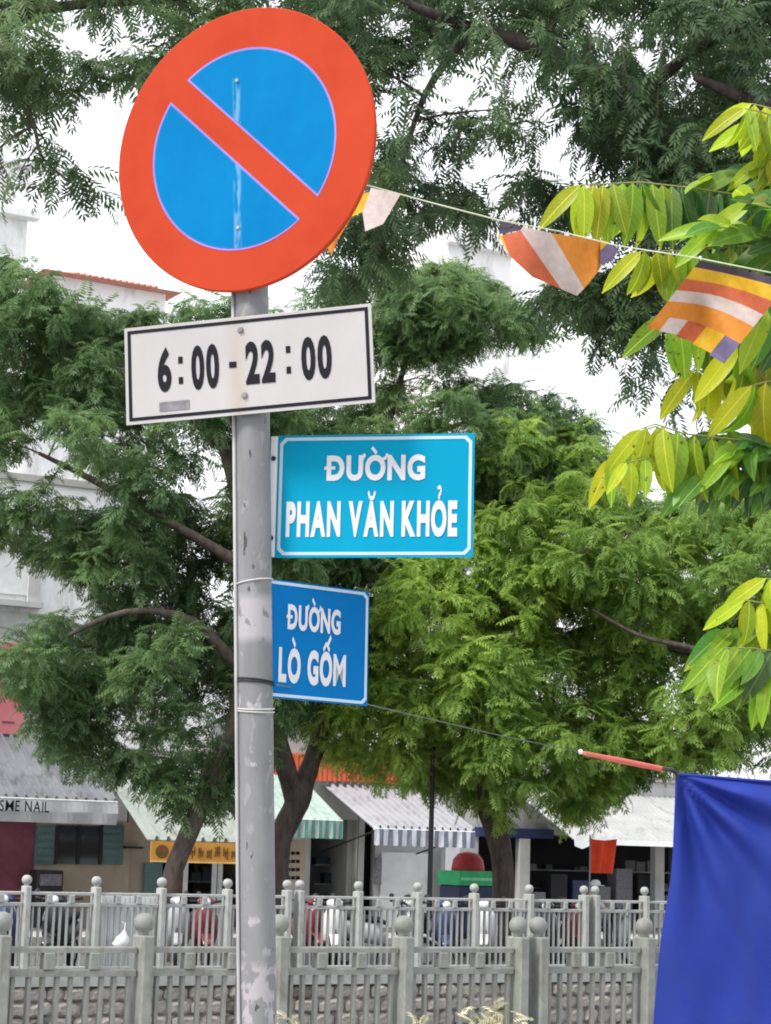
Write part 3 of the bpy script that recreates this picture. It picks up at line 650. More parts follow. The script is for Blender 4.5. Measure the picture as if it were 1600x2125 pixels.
top_poly = [(560, -60), (1700, -60), (1700, 420), (1560, 470), (1400, 500), (1340, 690), (1260, 700), (1180, 660), (1120, 590), (1290, 560), (1330, 480), (1180, 440), (1100, 410), (1040, 360), (990, 400), (985, 500), (930, 470), (840, 470), (790, 560), (700, 600), (690, 500), (770, 400), (790, 260), (760, 150), (640, 30)]
top_holes = [(965, 150, 48), (1080, 140, 34), (1020, 350, 36), (1140, 320, 16), (890, 310, 14), (860, 130, 12), (1220, 300, 14), (1120, 220, 12), (1250, 80, 12), (1330, 85, 14), (830, 210, 12), (1180, 190, 10), (1260, 370, 20), (800, 30, 8), (1220, 140, 8), (1400, 170, 10), (905, 430, 22)]
tree('overhanging old tree with thick curved bare limb above the bunting', [(1900, 1500, 15, 150), (1850, 900, 15, 140), (1700, 620, 15, 110), (1480, 480, 15, 88), (1365, 350, 15, 80), (1350, 270, 15, 76), (1300, 195, 15, 66), (1210, 145, 15, 50), (1100, 95, 15, 38), (980, 60, 15, 28), (850, 10, 15, 18)], 15.6, top_poly, top_holes, 1.5, (45, 95), 150, LF3, 40, .33,
     tone=(.2, .75), name='overhanging_tree', bark='bark_shaded', trunk_base=Vector((4.0, 15, 0)),
     limbs=[[(1320, 210, 15, 40), (1420, 120, 14.7, 26), (1560, 40, 14.4, 16)], [(1700, 620, 15, 60), (1640, 280, 14.6, 44), (1540, 205, 14.4, 30), (1440, 160, 14.3, 14)], [(1330, 190, 14.8, 10), (1345, 220, 14.75, 9), (1385, 290, 14.7, 8), (1395, 350, 14.7, 5)], [(1480, 480, 15, 40), (1400, 560, 15.3, 24), (1300, 640, 15.5, 12)], [(980, 60, 15, 24), (880, 200, 15.3, 14), (820, 400, 15.5, 8)]])
wisp_poly = [(1190, 700), (1330, 700), (1420, 740), (1500, 800), (1480, 880), (1380, 870), (1330, 830), (1250, 800), (1200, 760)]
tl_poly = [(-60, -60), (560, -60), (480, 10), (420, 60), (350, 120), (300, 150), (275, 195), (225, 140), (190, 130), (150, 175), (120, 215), (60, 185), (-60, 150)]
tree('tree overhanging the top corner with sparse drooping twigs beside white house', [(-420, 1500, 14, 120), (-330, 700, 14, 90), (-160, 120, 14, 60), (0, 40, 14, 30), (160, 10, 14, 22), (330, 0, 14, 16), (480, -20, 14, 8)], 14, tl_poly, [(210, 90, 16), (120, 50, 30), (300, 40, 12)], 1.0, (35, 70), 40, LF3, 30, .30, tone=(.3, .9), name='overhanging_tree', trunk_base=Vector((-4.3, 14, 0)),
     limbs=[[(0, 40, 14, 22), (30, 150, 13.9, 12), (70, 260, 13.8, 9), (90, 330, 13.8, 6), (150, 380, 13.8, 4)], [(70, 260, 13.8, 7), (20, 290, 13.8, 5), (-30, 330, 13.8, 4)]])

def hanging_fronds(parent_label, name, label, depth, spots, flen, mleaf, base, tone):   # extra loose sprays on a tree already built
    t = [o for o in bpy.data.objects if o.get('label') == parent_label][0]; off = ORG[t.name]
    C = []; Y = []; P = []; R = []; S_ = []; T = []; tw = MB()
    for x0, y0, x1, y1, k in spots:
        a, b = at(x0, y0, depth), at(x1, y1, depth + random.uniform(-.3, .3)); tw.tube([a, (a + b) / 2 + Vector((0, 0, .03)), b], [.008, .006, .003], 4, False)
        for i in range(k):
            u = (i + random.random()) / k; p = a.lerp(b, u) + Vector((0, 0, .02))
            C.append(tuple(p)); Y.append(random.uniform(0, 6.28)); P.append(random.uniform(-1.2, .1)); R.append(random.uniform(-.5, .5)); S_.append(flen * random.uniform(.7, 1.2)); T.append(random.uniform(*tone))
    tw.build('hanging_twigs', M['bark'], t)['kind'] = 'stuff'
    o = link('hanging_leaves', fronds_mesh('hanging_leaves', mleaf, np.array(C), np.array(Y), np.array(P), np.array(R), np.array(S_), np.array(T), off), t); o['kind'] = 'stuff'
hanging_fronds('tree overhanging the top corner with sparse drooping twigs beside white house', '', '', 13.8,
    [(60, 240, 110, 330, 8), (80, 300, 190, 370, 14), (80, 300, 30, 380, 10), (20, 280, -20, 360, 8), (140, 350, 215, 420, 12), (60, 250, 0, 230, 8), (100, 330, 110, 400, 8), (30, 120, 90, 190, 20), (20, 100, -20, 180, 14)], .30, LF3, None, (.3, .9))
hanging_fronds('overhanging old tree with thick curved bare limb above the bunting', '', '', 15.3,
    [(1290, 640, 1230, 740, 16), (1330, 660, 1290, 790, 18), (1380, 640, 1330, 830, 20), (1430, 680, 1400, 860, 22), (1400, 560, 1200, 640, 24), (1460, 720, 1460, 860, 14), (1300, 640, 1370, 760, 14), (980, 380, 985, 480, 14), (1060, 380, 1090, 470, 14), (930, 360, 960, 470, 14), (1110, 250, 1100, 400, 16), (960, 220, 950, 340, 12), (1040, 190, 1050, 300, 12), (770, 430, 740, 540, 12), (700, 480, 680, 590, 10), (800, 480, 740, 580, 12), (900, 400, 850, 480, 10), (1250, 150, 1200, 330, 16), (1400, 170, 1450, 400, 20), (1150, 120, 1110, 260, 12), (1300, 60, 1330, 260, 24), (1380, 90, 1340, 300, 24), (1200, 60, 1250, 220, 22), (1090, 40, 1060, 160, 16), (1450, 200, 1400, 400, 24), (1500, 120, 1520, 330, 24), (1330, 300, 1290, 440, 16)], .30, LF3, None, (.2, .7))

hanging_fronds('overhanging old tree with thick curved bare limb above the bunting', '', '', 14.45,
    [(1000, 20, 1040, 120, 16), (1120, 30, 1150, 150, 18), (1220, 60, 1230, 200, 20), (1290, 90, 1310, 250, 20), (1370, 120, 1360, 300, 24), (1440, 60, 1470, 220, 22), (1530, 100, 1560, 230, 18), (1330, 230, 1320, 380, 18), (900, 60, 930, 150, 14), (850, 180, 830, 330, 16)], .33, LF3, None, (.2, .7))

# ------------------------------------------------------------------ sign pole and its plates
PD = 5.0
p_lo, p_hi = at(537, 2125, PD), at(519, 310, PD); AX = (p_hi - p_lo).normalized()
base = p_lo - AX * (p_lo.z / AX.z)
def on_pole(py):                                        # height along the pole axis for a picture row
    best = min(range(0, 400), key=lambda k: abs(proj(base + AX * (k * .012))[1] - py)); return best * .012
def proj(p):
    d = p - CAM; f = d.dot(F_); return CX + d.dot(R_) / f * FPX, CY - d.dot(U_) / f * FPX
def px_along(py):
    lo, hi = 0.0, 5.0
    for _ in range(40):
        m_ = (lo + hi) / 2
        if proj(base + AX * m_)[1] > py: lo = m_
        else: hi = m_
    return lo
# peeling, stained zinc with paper scraps
def pole_mat():
    m = mat('pole_zinc', (0.135, 0.14, 0.15), 0.65, scale=11, bump=0.2, col2=(0.20, 0.205, 0.225), metal=0.1, stretch=(1, 1, 0.3), detail=7)
    t = m.node_tree; L = t.links; b = t.nodes['Principled BSDF']; src = b.inputs['Base Color'].links[0].from_socket
    tc = t.nodes.new('ShaderNodeTexCoord'); sx = t.nodes.new('ShaderNodeSeparateXYZ'); L.new(tc.outputs['Object'], sx.inputs[0])
    def noise(sc, det, stretch):
        mp = t.nodes.new('ShaderNodeMapping'); mp.inputs['Scale'].default_value = stretch; nz = t.nodes.new('ShaderNodeTexNoise')
        nz.inputs['Scale'].default_value = sc; nz.inputs['Detail'].default_value = det; L.new(tc.outputs['Object'], mp.inputs[0]); L.new(mp.outputs[0], nz.inputs['Vector']); return nz.outputs[0]
    def gt(a, v, w=.02):
        r = t.nodes.new('ShaderNodeMapRange'); r.inputs['From Min'].default_value = v - w; r.inputs['From Max'].default_value = v + w; L.new(a, r.inputs['Value']); return r.outputs[0]
    def mul(a, c):
        n = t.nodes.new('ShaderNodeMath'); n.operation = 'MULTIPLY'
        L.new(a, n.inputs[0]); L.new(c, n.inputs[1]) if not isinstance(c, float) else setattr(n.inputs[1], 'default_value', c); return n.outputs[0]
    def band(z0, z1):
        n = t.nodes.new('ShaderNodeMath'); n.operation = 'SUBTRACT'; L.new(gt(sx.outputs[2], z0, .012), n.inputs[0]); L.new(gt(sx.outputs[2], z1, .012), n.inputs[1]); return n.outputs[0]
    def mixc(a, fac, col):
        x = t.nodes.new('ShaderNodeMix'); x.data_type = 'RGBA'; L.new(fac, x.inputs[0]); L.new(a, x.inputs[6]); x.inputs[7].default_value = (*col, 1); return x.outputs[2]
    c = mixc(src, mul(gt(noise(40, 6, (1, 1, .5)), .63), .6), (.25, .245, .265))           # old lime splashes
    for y0, y1, th in ((1330, 1240, .42), (1900, 1980, .60), (2125, 2000, .50), (1480, 1440, .56), (1620, 1560, .62)):
        z0, z1 = sorted((px_along(y0), px_along(y1))); c = mixc(c, mul(band(z0, z1), gt(noise(34, 6, (1, 1, .6)), th, .02)), (.31, .30, .335))
    c = mixc(c, mul(mul(gt(sx.outputs[2], 0.2, .1), gt(noise(38, 3, (1, 1, .4)), .69, .012)), .9), (.035, .033, .035))   # dark chips
    L.new(c, b.inputs['Base Color']); return m
t = bpy.data.objects.new('sign_pole', None); COL.objects.link(t); frame(t, base, Vector((1, 0, 0)), AX)
tag(t, 'weathered grey steel sign post with peeling paper and wire ties', 'post')
HP = px_along(60)
MB().lathe((0, 0, -.1), [(.043, 0), (.043, .6), (.043, 1.2), (.043, 1.8), (.043, 2.4), (.043, 3.0), (.043, HP + .1), (.036, HP + .115)], 28).build('pipe', pole_mat(), t, True)
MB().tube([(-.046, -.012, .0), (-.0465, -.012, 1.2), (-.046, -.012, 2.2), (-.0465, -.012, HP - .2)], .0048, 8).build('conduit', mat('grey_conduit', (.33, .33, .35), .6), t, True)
for py, r in ((1418, .0028), (1412, .002), (1470, .0022), (1476, .002), (1208, .002)):
    z = px_along(py); MB().tube([(math.cos(a) * .0455, math.sin(a) * .0455, z + .006 * math.sin(a + py)) for a in [k * math.pi / 8 for k in range(17)]], r, 5, False).build('wire_tie', M['black'] if py < 1450 and py > 1400 else M['grey_wall'], t, True)

def sign(name, label, cat_, px, py, yaw, back, roll=0.0):
    """an Empty at the plate's centre: x along the plate, y into it, z along the post"""
    o = bpy.data.objects.new(name, None); COL.objects.link(o); x = Vector((math.cos(yaw), -math.sin(yaw), 0))
    depth = PD + back
    x = (x - AX * x.dot(AX)).normalized(); frame(o, at(px, py, depth), x * math.cos(roll) + AX * math.sin(roll), AX * math.cos(roll) - x * math.sin(roll)); return tag(o, label, cat_)

# --- round no-parking sign
def streaked(name, col, col2, streak):
    m = mat(name, col, 0.6, scale=5, col2=col2, detail=6, spec=.03, fac=.5); t = m.node_tree; L = t.links; b = t.nodes['Principled BSDF']; src = b.inputs['Base Color'].links[0].from_socket
    tc = t.nodes.new('ShaderNodeTexCoord'); sx = t.nodes.new('ShaderNodeSeparateXYZ'); L.new(tc.outputs['Object'], sx.inputs[0])
    nz = t.nodes.new('ShaderNodeTexNoise'); nz.inputs['Scale'].default_value = 60; mp = t.nodes.new('ShaderNodeMapping'); mp.inputs['Scale'].default_value = (1, 1, .25); L.new(tc.outputs['Object'], mp.inputs[0]); L.new(mp.outputs[0], nz.inputs['Vector'])
    ab = t.nodes.new('ShaderNodeMath'); ab.operation = 'ABSOLUTE'; ad = t.nodes.new('ShaderNodeMath'); ad.inputs[1].default_value = .016; L.new(sx.outputs[0], ad.inputs[0]); L.new(ad.outputs[0], ab.inputs[0])
    r = t.nodes.new('ShaderNodeMapRange'); r.inputs['From Min'].default_value = .013; r.inputs['From Max'].default_value = .006; L.new(ab.outputs[0], r.inputs['Value'])
    z1 = t.nodes.new('ShaderNodeMapRange'); z1.inputs['From Min'].default_value = .195; z1.inputs['From Max'].default_value = .18; L.new(sx.outputs[2], z1.inputs['Value'])
    q = t.nodes.new('ShaderNodeMapRange'); q.inputs['From Min'].default_value = .42; q.inputs['From Max'].default_value = .58; L.new(nz.outputs[0], q.inputs['Value'])
    m1 = t.nodes.new('ShaderNodeMath'); m1.operation = 'MULTIPLY'; L.new(r.outputs[0], m1.inputs[0]); L.new(z1.outputs[0], m1.inputs[1])
    m2 = t.nodes.new('ShaderNodeMath'); m2.operation = 'MULTIPLY'; L.new(m1.outputs[0], m2.inputs[0]); L.new(q.outputs[0], m2.inputs[1])
    m3 = t.nodes.new('ShaderNodeMath'); m3.operation = 'MULTIPLY'; L.new(m2.outputs[0], m3.inputs[0]); m3.inputs[1].default_value = streak
    x = t.nodes.new('ShaderNodeMix'); x.data_type = 'RGBA'; L.new(m3.outputs[0], x.inputs[0]); L.new(src, x.inputs[6]); x.inputs[7].default_value = (.45, .62, .68, 1); L.new(x.outputs[2], b.inputs['Base Color']); return m
RED = streaked('sign_red', (0.345, 0.040, 0.018), (0.40, 0.050, 0.023), .0)
BLUE = streaked('sign_blue', (0.001, 0.128, 0.34), (0.002, 0.158, 0.39), .24)
LAV = mat('sign_edge_lavender', (0.20, 0.15, 0.48), 0.6)
RD = .3718
t = sign('no_parking_sign', 'round red and blue no parking sign with one diagonal bar', 'sign', 503.8, 308, .445, -.065)
seg = 96; mb = MB(); ring = lambda r, y: [(r * math.cos(2 * math.pi * k / seg), y, r * math.sin(2 * math.pi * k / seg)) for k in range(seg)]
p = ring(RD - .003, .0) + ring(RD, .002) + ring(RD, .012) + ring(RD - .004, .014); f = [tuple(range(seg)), tuple(range(4 * seg - 1, 3 * seg - 1, -1))]
for q in range(3):
    for k in range(seg): k2 = (k + 1) % seg; f.append((q * seg + k, (q + 1) * seg + k, (q + 1) * seg + k2, q * seg + k2))
mb.poly(p, f).build('plate', RED, t)
def half(sgn, r, gap, y):                               # circle segment on one side of the diagonal bar
    a0 = math.asin(gap / r); pts = []
    for k in range(61):
        a = a0 + (math.pi - 2 * a0) * k / 60; x, z = r * math.cos(a), r * math.sin(a) * sgn
        c = math.sqrt(.5); pts.append((x * c + z * c, y, -x * c + z * c))
    return pts
for sgn in (1, -1):
    for nm, r, g, y, m in (('blue_field_edge', .716 * RD, .094 * RD, -.0008, LAV), ('blue_field', .700 * RD, .110 * RD, -.0016, BLUE)):
        pts = half(sgn, r, g, y); MB().poly(pts, [tuple(range(len(pts))) if sgn < 0 else tuple(range(len(pts) - 1, -1, -1))]).build(nm, m, t)
for z in (.183, -.207): MB().tube([(-.014, -.0005, z), (-.014, -.0055, z)], [.006, .0045], 10).build('bolt', M['galv'], t)
MB().box(-.05, .02, .0145, .021, .16, .2).build('clamp', M['galv'], t); MB().box(-.05, .02, .0145, .021, -.22, -.18).build('clamp', M['galv'], t)

# --- white time plate
def plate(t, w, h, m, rc=.0, th=.003):
    mb = MB(); mb.bevbox(-w / 2, w / 2, 0, th, -h / 2, h / 2, .0008); return mb.build('plate', m, t)
def frame_line(t, w, h, inset, lw, m, y=-.0012, name='border_line', cut=0.0):
    x, z = w / 2 - inset, h / 2 - inset; c = cut
    o = [(-x + c, -z), (x - c, -z), (x, -z + c), (x, z - c), (x - c, z), (-x + c, z), (-x, z - c), (-x, -z + c)]
    x -= lw; z -= lw; c2 = cut * .8
    i = [(-x + c2, -z), (x - c2, -z), (x, -z + c2), (x, z - c2), (x - c2, z), (-x + c2, z), (-x, z - c2), (-x, -z + c2)]
    p = [(a, y, b) for a, b in o] + [(a, y, b) for a, b in i]
    return MB().poly(p, [(k, (k + 1) % 8, 8 + (k + 1) % 8, 8 + k) for k in range(8)]).build(name, m, t)
def stained_white():
    m = mat('plate_white', (0.345, 0.34, 0.36), 0.6, spec=.1, scale=3, col2=(0.40, 0.395, 0.41), detail=6); t = m.node_tree; L = t.links; b = t.nodes['Principled BSDF']; src = b.inputs['Base Color'].links[0].from_socket
    tc = t.nodes.new('ShaderNodeTexCoord'); sx = t.nodes.new('ShaderNodeSeparateXYZ'); L.new(tc.outputs['Object'], sx.inputs[0])
    nz = t.nodes.new('ShaderNodeTexNoise'); nz.inputs['Scale'].default_value = 30; mp = t.nodes.new('ShaderNodeMapping'); mp.inputs['Scale'].default_value = (1, 1, .15); L.new(tc.outputs['Object'], mp.inputs[0]); L.new(mp.outputs[0], nz.inputs['Vector'])
    ad = t.nodes.new('ShaderNodeMath'); ad.inputs[1].default_value = .028; ab = t.nodes.new('ShaderNodeMath'); ab.operation = 'ABSOLUTE'; L.new(sx.outputs[0], ad.inputs[0]); L.new(ad.outputs[0], ab.inputs[0])
    r = t.nodes.new('ShaderNodeMapRange'); r.inputs['From Min'].default_value = .035; r.inputs['From Max'].default_value = .0; L.new(ab.outputs[0], r.inputs['Value'])
    m1 = t.nodes.new('ShaderNodeMath'); m1.operation = 'MULTIPLY'; L.new(r.outputs[0], m1.inputs[0]); L.new(nz.outputs[0], m1.inputs[1])
    x = t.nodes.new('ShaderNodeMix'); x.data_type = 'RGBA'; L.new(m1.outputs[0], x.inputs[0]); L.new(src, x.inputs[6]); x.inputs[7].default_value = (.33, .27, .21, 1); L.new(x.outputs[2], b.inputs['Base Color']); return m
w, h = .6436, .251
t = sign('time_plate', 'white plate reading 6:00 - 22:00 under the round sign', 'sign', 513.8, 757, .224, -.06, .0235)
plate(t, w, h, stained_white()); frame_line(t, w, h, .0085, .0085, M['ink'])
def U(px): return ((px - 260) / 514 - .5) * w
def chunk(txt, x0, x1, v0, v1, bold=.042): lettering(txt, U(x0), U(x1), (.5 - v1) * h, (.5 - v0) * h, -.0014, M['ink'], t, bold, 'digits')
chunk('6', 329, 358, .27, .67); chunk('00', 400, 458, .275, .68, ); chunk('22', 513, 574, .29, .68); chunk('00', 628, 690, .30, .69)
for x0, x1 in ((373, 382), (597, 606)):
    for v0, v1 in ((.35, .42), (.56, .63)): MB().box(U(x0), U(x1), -.0016, -.0006, (.5 - v1) * h, (.5 - v0) * h).build('colon_dot', M['ink'], t)
MB().box(U(479), U(494), -.0016, -.0006, (.5 - .515) * h, (.5 - .455) * h).build('dash', M['ink'], t)
MB().box(U(331), U(394), -.0016, -.0006, (.5 - .895) * h, (.5 - .80) * h).build('maker_mark', M['grey_ink'], t)
for v_, x_ in ((.14, 505), (.81, 509)): MB().tube([(U(x_), -.0005, (.5 - v_) * h), (U(x_), -.006, (.5 - v_) * h)], [.0085, .006], 10).build('bolt', M['grey_ink'], t)
MB().box(U(490), U(560), .0035, .018, -.08, .08).build('bracket', M['galv'], t)

# --- street name plates
CY1 = mat('plate_cyan', (0.002, 0.215, 0.375), 0.6, spec=.04, scale=3, col2=(0.003, 0.25, 0.42), detail=6)
CY2 = mat('plate_blue', (0.002, 0.115, 0.34), 0.6, spec=.04, scale=3, col2=(0.003, 0.135, 0.38), detail=6)
LET = mat('lettering_white', (0.50, 0.52, 0.57), 0.6, var=.06, scale=20)
EDGE = mat('plate_border_pale', (0.36, 0.48, 0.58), 0.6, var=.05)
w, h = .4996, .3107
t = sign('street_name_sign', 'wide bright cyan street name plate bolted below the white time plate', 'sign', 776.8, 1028.6, .1755, -.02, -.0427)
plate(t, w, h, CY1); frame_line(t, w, h, .006, .008, EDGE, cut=.014)
X1 = lambda px: ((px - 576) / 408 - .5) * w
Z1 = lambda v: (.5 - v) * h
lettering('ĐƯỜNG', X1(680), X1(884), Z1(.365), Z1(.18), -.0015, LET, t, .045)
lettering('PHAN VĂN KHỎE', X1(598), X1(951), Z1(.815), Z1(.56), -.0015, LET, t, .05)
fl = MB().box(-w / 2 - .018, -w / 2 - .001, -.001, .004, -h / 2 + .002, h / 2 - .002).build('flange', M['white'], t)
for v_ in (.19, .84): MB().tube([(-w / 2 - .009, -.002, Z1(v_)), (-w / 2 - .009, -.007, Z1(v_))], .006, 8).build('bolt', M['black'], fl)
for v_ in (.19, .84): MB().box(-w / 2 - .05, -w / 2 - .0, .005, .03, Z1(v_) - .008, Z1(v_) + .008).build('bracket', M['galv'], t)
w, h = .334, .2942
t = sign('street_name_sign', 'small deep blue street name plate below the wide cyan plate', 'sign', 653.2, 1333.7, -.638, .075, -.0463)
plate(t, w, h, CY2); frame_line(t, w, h, .004, .0075, EDGE, cut=.012)
X2 = lambda px: (px - 657) / 113 * w / 2
lettering('ĐƯỜNG', X2(600), X2(709), Z1(.40), Z1(.205), -.0015, LET, t, .04)
lettering('LÒ GỐM', X2(584), X2(722), Z1(.845), Z1(.585), -.0015, LET, t, .05)
for v_ in (.12, .88): MB().box(X2(535), X2(575), .0035, .02, Z1(v_) - .01, Z1(v_) + .01).build('bracket', M['galv'], t)

# ------------------------------------------------------------------ bunting and rope
FD = 5.9
def flag_depth(x, y): return FD + .05 * math.sin(x * .022 + y * .011) + .025 * math.sin(x * .05 - y * .03)
flagm = {'blue': ('flag_blue', (0.13, 0.11, 0.22)), 'dark': ('flag_dark_blue', (0.05, 0.035, 0.06)), 'yellow': ('flag_yellow', (0.56, 0.34, 0.018)), 'red': ('flag_red', (0.45, 0.105, 0.05)), 'white': ('flag_white', (0.50, 0.425, 0.42)), 'orange': ('flag_orange', (0.54, 0.20, 0.03))}
FM = {k: mat(n, c, .75, scale=40, var=.1, trans=.35, bump=.1) for k, (n, c) in flagm.items()}
def flag_piece(parent, col, pts, name='stripe'):
    bm = bmesh.new(); vs_ = [bm.verts.new((x, 0, y)) for x, y in pts]; bm.faces.new(vs_)
    bmesh.ops.triangulate(bm, faces=bm.faces[:]); bmesh.ops.subdivide_edges(bm, edges=bm.edges[:], cuts=3, use_grid_fill=True)
    for v in bm.verts: p_ = at(v.co.x, v.co.z, flag_depth(v.co.x, v.co.z)); v.co = p_ - Vector(ORG[parent.name])
    me = bpy.data.meshes.new(name); bm.to_mesh(me); bm.free(); me.materials.append(FM[col]); me.shade_smooth(); return link(name, me, parent)
def flag(label, org_px, pieces):
    t = thing('bunting_flag', label, 'flag', tuple(at(*org_px, FD)), street=False, group=None)
    for c, pts in pieces: flag_piece(t, c, pts)
flag('five striped flag folded to a downward point beside the round sign', (1150, 480), [('dark', [(1037, 457), (1085, 470), (1080, 478), (1037, 486)]), ('yellow', [(1032, 485), (1042, 489), (1058, 532)]), ('red', [(1042, 489), (1080, 478), (1165, 600), (1105, 575), (1058, 532)]), ('white', [(1085, 470), (1145, 484), (1212, 599), (1197, 614), (1165, 600), (1080, 478)]), ('orange', [(1145, 484), (1246, 498), (1233, 520), (1246, 558), (1212, 599)]), ('yellow', [(1246, 498), (1264, 502), (1240, 526), (1233, 520)]), ('blue', [(1264, 502), (1283, 520), (1272, 540), (1248, 552), (1238, 530), (1240, 526)])])
def bil(u, v, TL=(1452, 540), TR=(1640, 583), BR=(1513, 742), BL=(1342, 682), sag=14):
    x = (TL[0] * (1 - u) + TR[0] * u) * (1 - v) + (BL[0] * (1 - u) + BR[0] * u) * v; y = (TL[1] * (1 - u) + TR[1] * u) * (1 - v) + (BL[1] * (1 - u) + BR[1] * u) * v
    return (x, y - sag * math.sin(math.pi * u) * min(1, v * 2))
def strip(v0, v1, u0=0, u1=1, k=6): return [bil(u0 + (u1 - u0) * i / k, v0) for i in range(k + 1)] + [bil(u1 - (u1 - u0) * i / k, v1) for i in range(k + 1)]
flag('flat spread flag with horizontal yellow red white and orange stripes', (1500, 560), [('dark', strip(0, .1)), ('yellow', strip(.1, .27)), ('red', strip(.27, .44)), ('white', strip(.44, .6)), ('orange', strip(.6, .82)), ('orange', strip(.82, 1.0, 0, .16, 3)), ('white', strip(.82, 1.02, .16, .38, 3)), ('red', strip(.82, 1.04, .38, .6, 3)), ('yellow', strip(.82, 1.06, .6, .82, 3)), ('blue', strip(.82, 1.08, .82, 1.0, 3))])
flag('flag mostly hidden behind the round sign with white and orange edge', (760, 400), [('dark', [(700, 372), (770, 388), (768, 396), (698, 380)]), ('white', [(770, 390), (832, 402), (795, 465), (758, 480), (752, 440)]), ('yellow', [(768, 398), (752, 440), (730, 450), (725, 410)]), ('orange', [(730, 450), (700, 500), (688, 530), (660, 480), (698, 380), (725, 410)])])
t = thing('bunting_string', 'thin pale string carrying the flags from the sign pole to the leaves', 'string', tuple(at(522, 340, 5.03)), street=False)
pts = [(522, 338, 5.05), (640, 356, 5.35), (765, 385, 5.9), (900, 422, 5.92), (1036, 457, 5.9), (1160, 480, 5.92), (1282, 510, 5.9), (1450, 536, 5.88), (1620, 570, 5.9), (1800, 600, 6.0), (1905, 610, 6.2)]
MB().tube([at(*q) for q in pts], .0022, 5).build('cord', mat('pale_cord', (.50, .55, .42), .8), t)

# ------------------------------------------------------------------ blue tarpaulin with its rope
def tarp_mat():
    m = mat('blue_tarpaulin', (0.014, 0.031, 0.235), 0.7, scale=2.0, col2=(0.018, 0.039, 0.28), bump=.05, detail=8, trans=.12, spec=.2, stain=((.026, .042, .18), .5, 4, .5)); return m
TD = 8.0
left_edge = [(1405, 1607), (1404, 1640), (1402, 1700), (1399, 1770), (1394, 1830), (1384, 1890), (1374, 1950), (1366, 2030), (1358, 2125), (1350, 2250)]
def ledge(v):
    k = v * (len(left_edge) - 1); i = min(int(k), len(left_edge) - 2); u = k - i; a, b = left_edge[i], left_edge[i + 1]; return a[0] + (b[0] - a[0]) * u, a[1] + (b[1] - a[1]) * u
t = thing('blue_tarpaulin', 'bright blue tarpaulin sheet hung up by a rope at its corner', 'tarpaulin', tuple(at(1500, 1700, TD)), street=False)
nu, nv = 60, 70; p = []; f = []
for j in range(nv + 1):
    v = j / nv; lx, ly = ledge(v)
    for i in range(nu + 1):
        u = i / nu; x = lx + (1950 - lx) * u; y = ly + 45 * u * (1 - .0 * v)
        dx, dy = x - 1405, y - 1605; ang = math.atan2(dy, dx + 1e-6); dist = math.hypot(dx, dy)
        dep = TD + .075 * math.exp(-dist / 210) * math.sin(ang * 15) * min(1, dist / 130) ** 1.5 + .016 * math.sin(x * .012 + y * .003) + .008 * math.sin(y * .011 + x * .006 + 1) + .003 * math.sin(x * .06 + y * .015) + .002 * math.sin(x * .11 - y * .07) + .02 * v * math.sin(x * .018)
        p.append(at(x, y, dep))
for j in range(nv):
    for i in range(nu): a = j * (nu + 1) + i; f.append((a, a + nu + 1, a + nu + 2, a + 1))
MB().poly(p, f).build('sheet', tarp_mat(), t, True)
hem = [at(*ledge(k / 30), TD - .004) for k in range(31)]; MB().tube(hem, .006, 6).build('hem', MATS['blue_tarpaulin'], t, True)
top = [p[i] + Vector((0, -.004, .0)) for i in range(nu + 1)]; MB().tube(top, .007, 6).build('hem', MATS['blue_tarpaulin'], t, True)
po = thing('tent_pole', 'steel tent pole holding the far end of the blue tarpaulin', 'pole', (p[nu].x + .05, p[nu].y + .05, 0), street=False)
MB().tube([(p[nu].x + .05, p[nu].y + .05, 0), (p[nu].x + .05, p[nu].y + .05, p[nu].z + .35)], .024, 10).build('tube', M['galv'], po)
MB().lathe((p[nu].x + .05, p[nu].y + .05, 0), [(.12, 0), (.12, .012), (.03, .03)], 12).build('foot_plate', M['galv'], po)
t = thing('tarpaulin_rope', 'thin rope wrapped in pink ribbon tying tarpaulin corner to sign pole', 'rope', tuple(at(573, 1420, 5.04)), street=False)
zr_ = [(576, 1421, 4.965), (700, 1447, 5.30), (850, 1482, 5.8), (1020, 1522, 6.5), (1205, 1561, 7.3), (1380, 1598, 7.93)]
MB().tube([at(*q) for q in zr_], .0018, 5).build('cord', mat('grey_cord', (.10, .13, .11), .9), t)
MB().tube([at(1212, 1563, 7.32), at(1300, 1581, 7.65), at(1375, 1596, 7.92)], [.007, .011, .010], 8).build('ribbon_wrap', mat('pink_ribbon', (.62, .13, .10), .7), t)
MB().tube([at(1372, 1595, 7.9), at(1396, 1597, 7.97), at(1404, 1604, 7.99), at(1406, 1614, 7.99)], .008, 6).build('knot', M['black'], t)
MB().ball(at(1205, 1560, 7.29), .009, 8, 6).build('knot', M['white'], t)

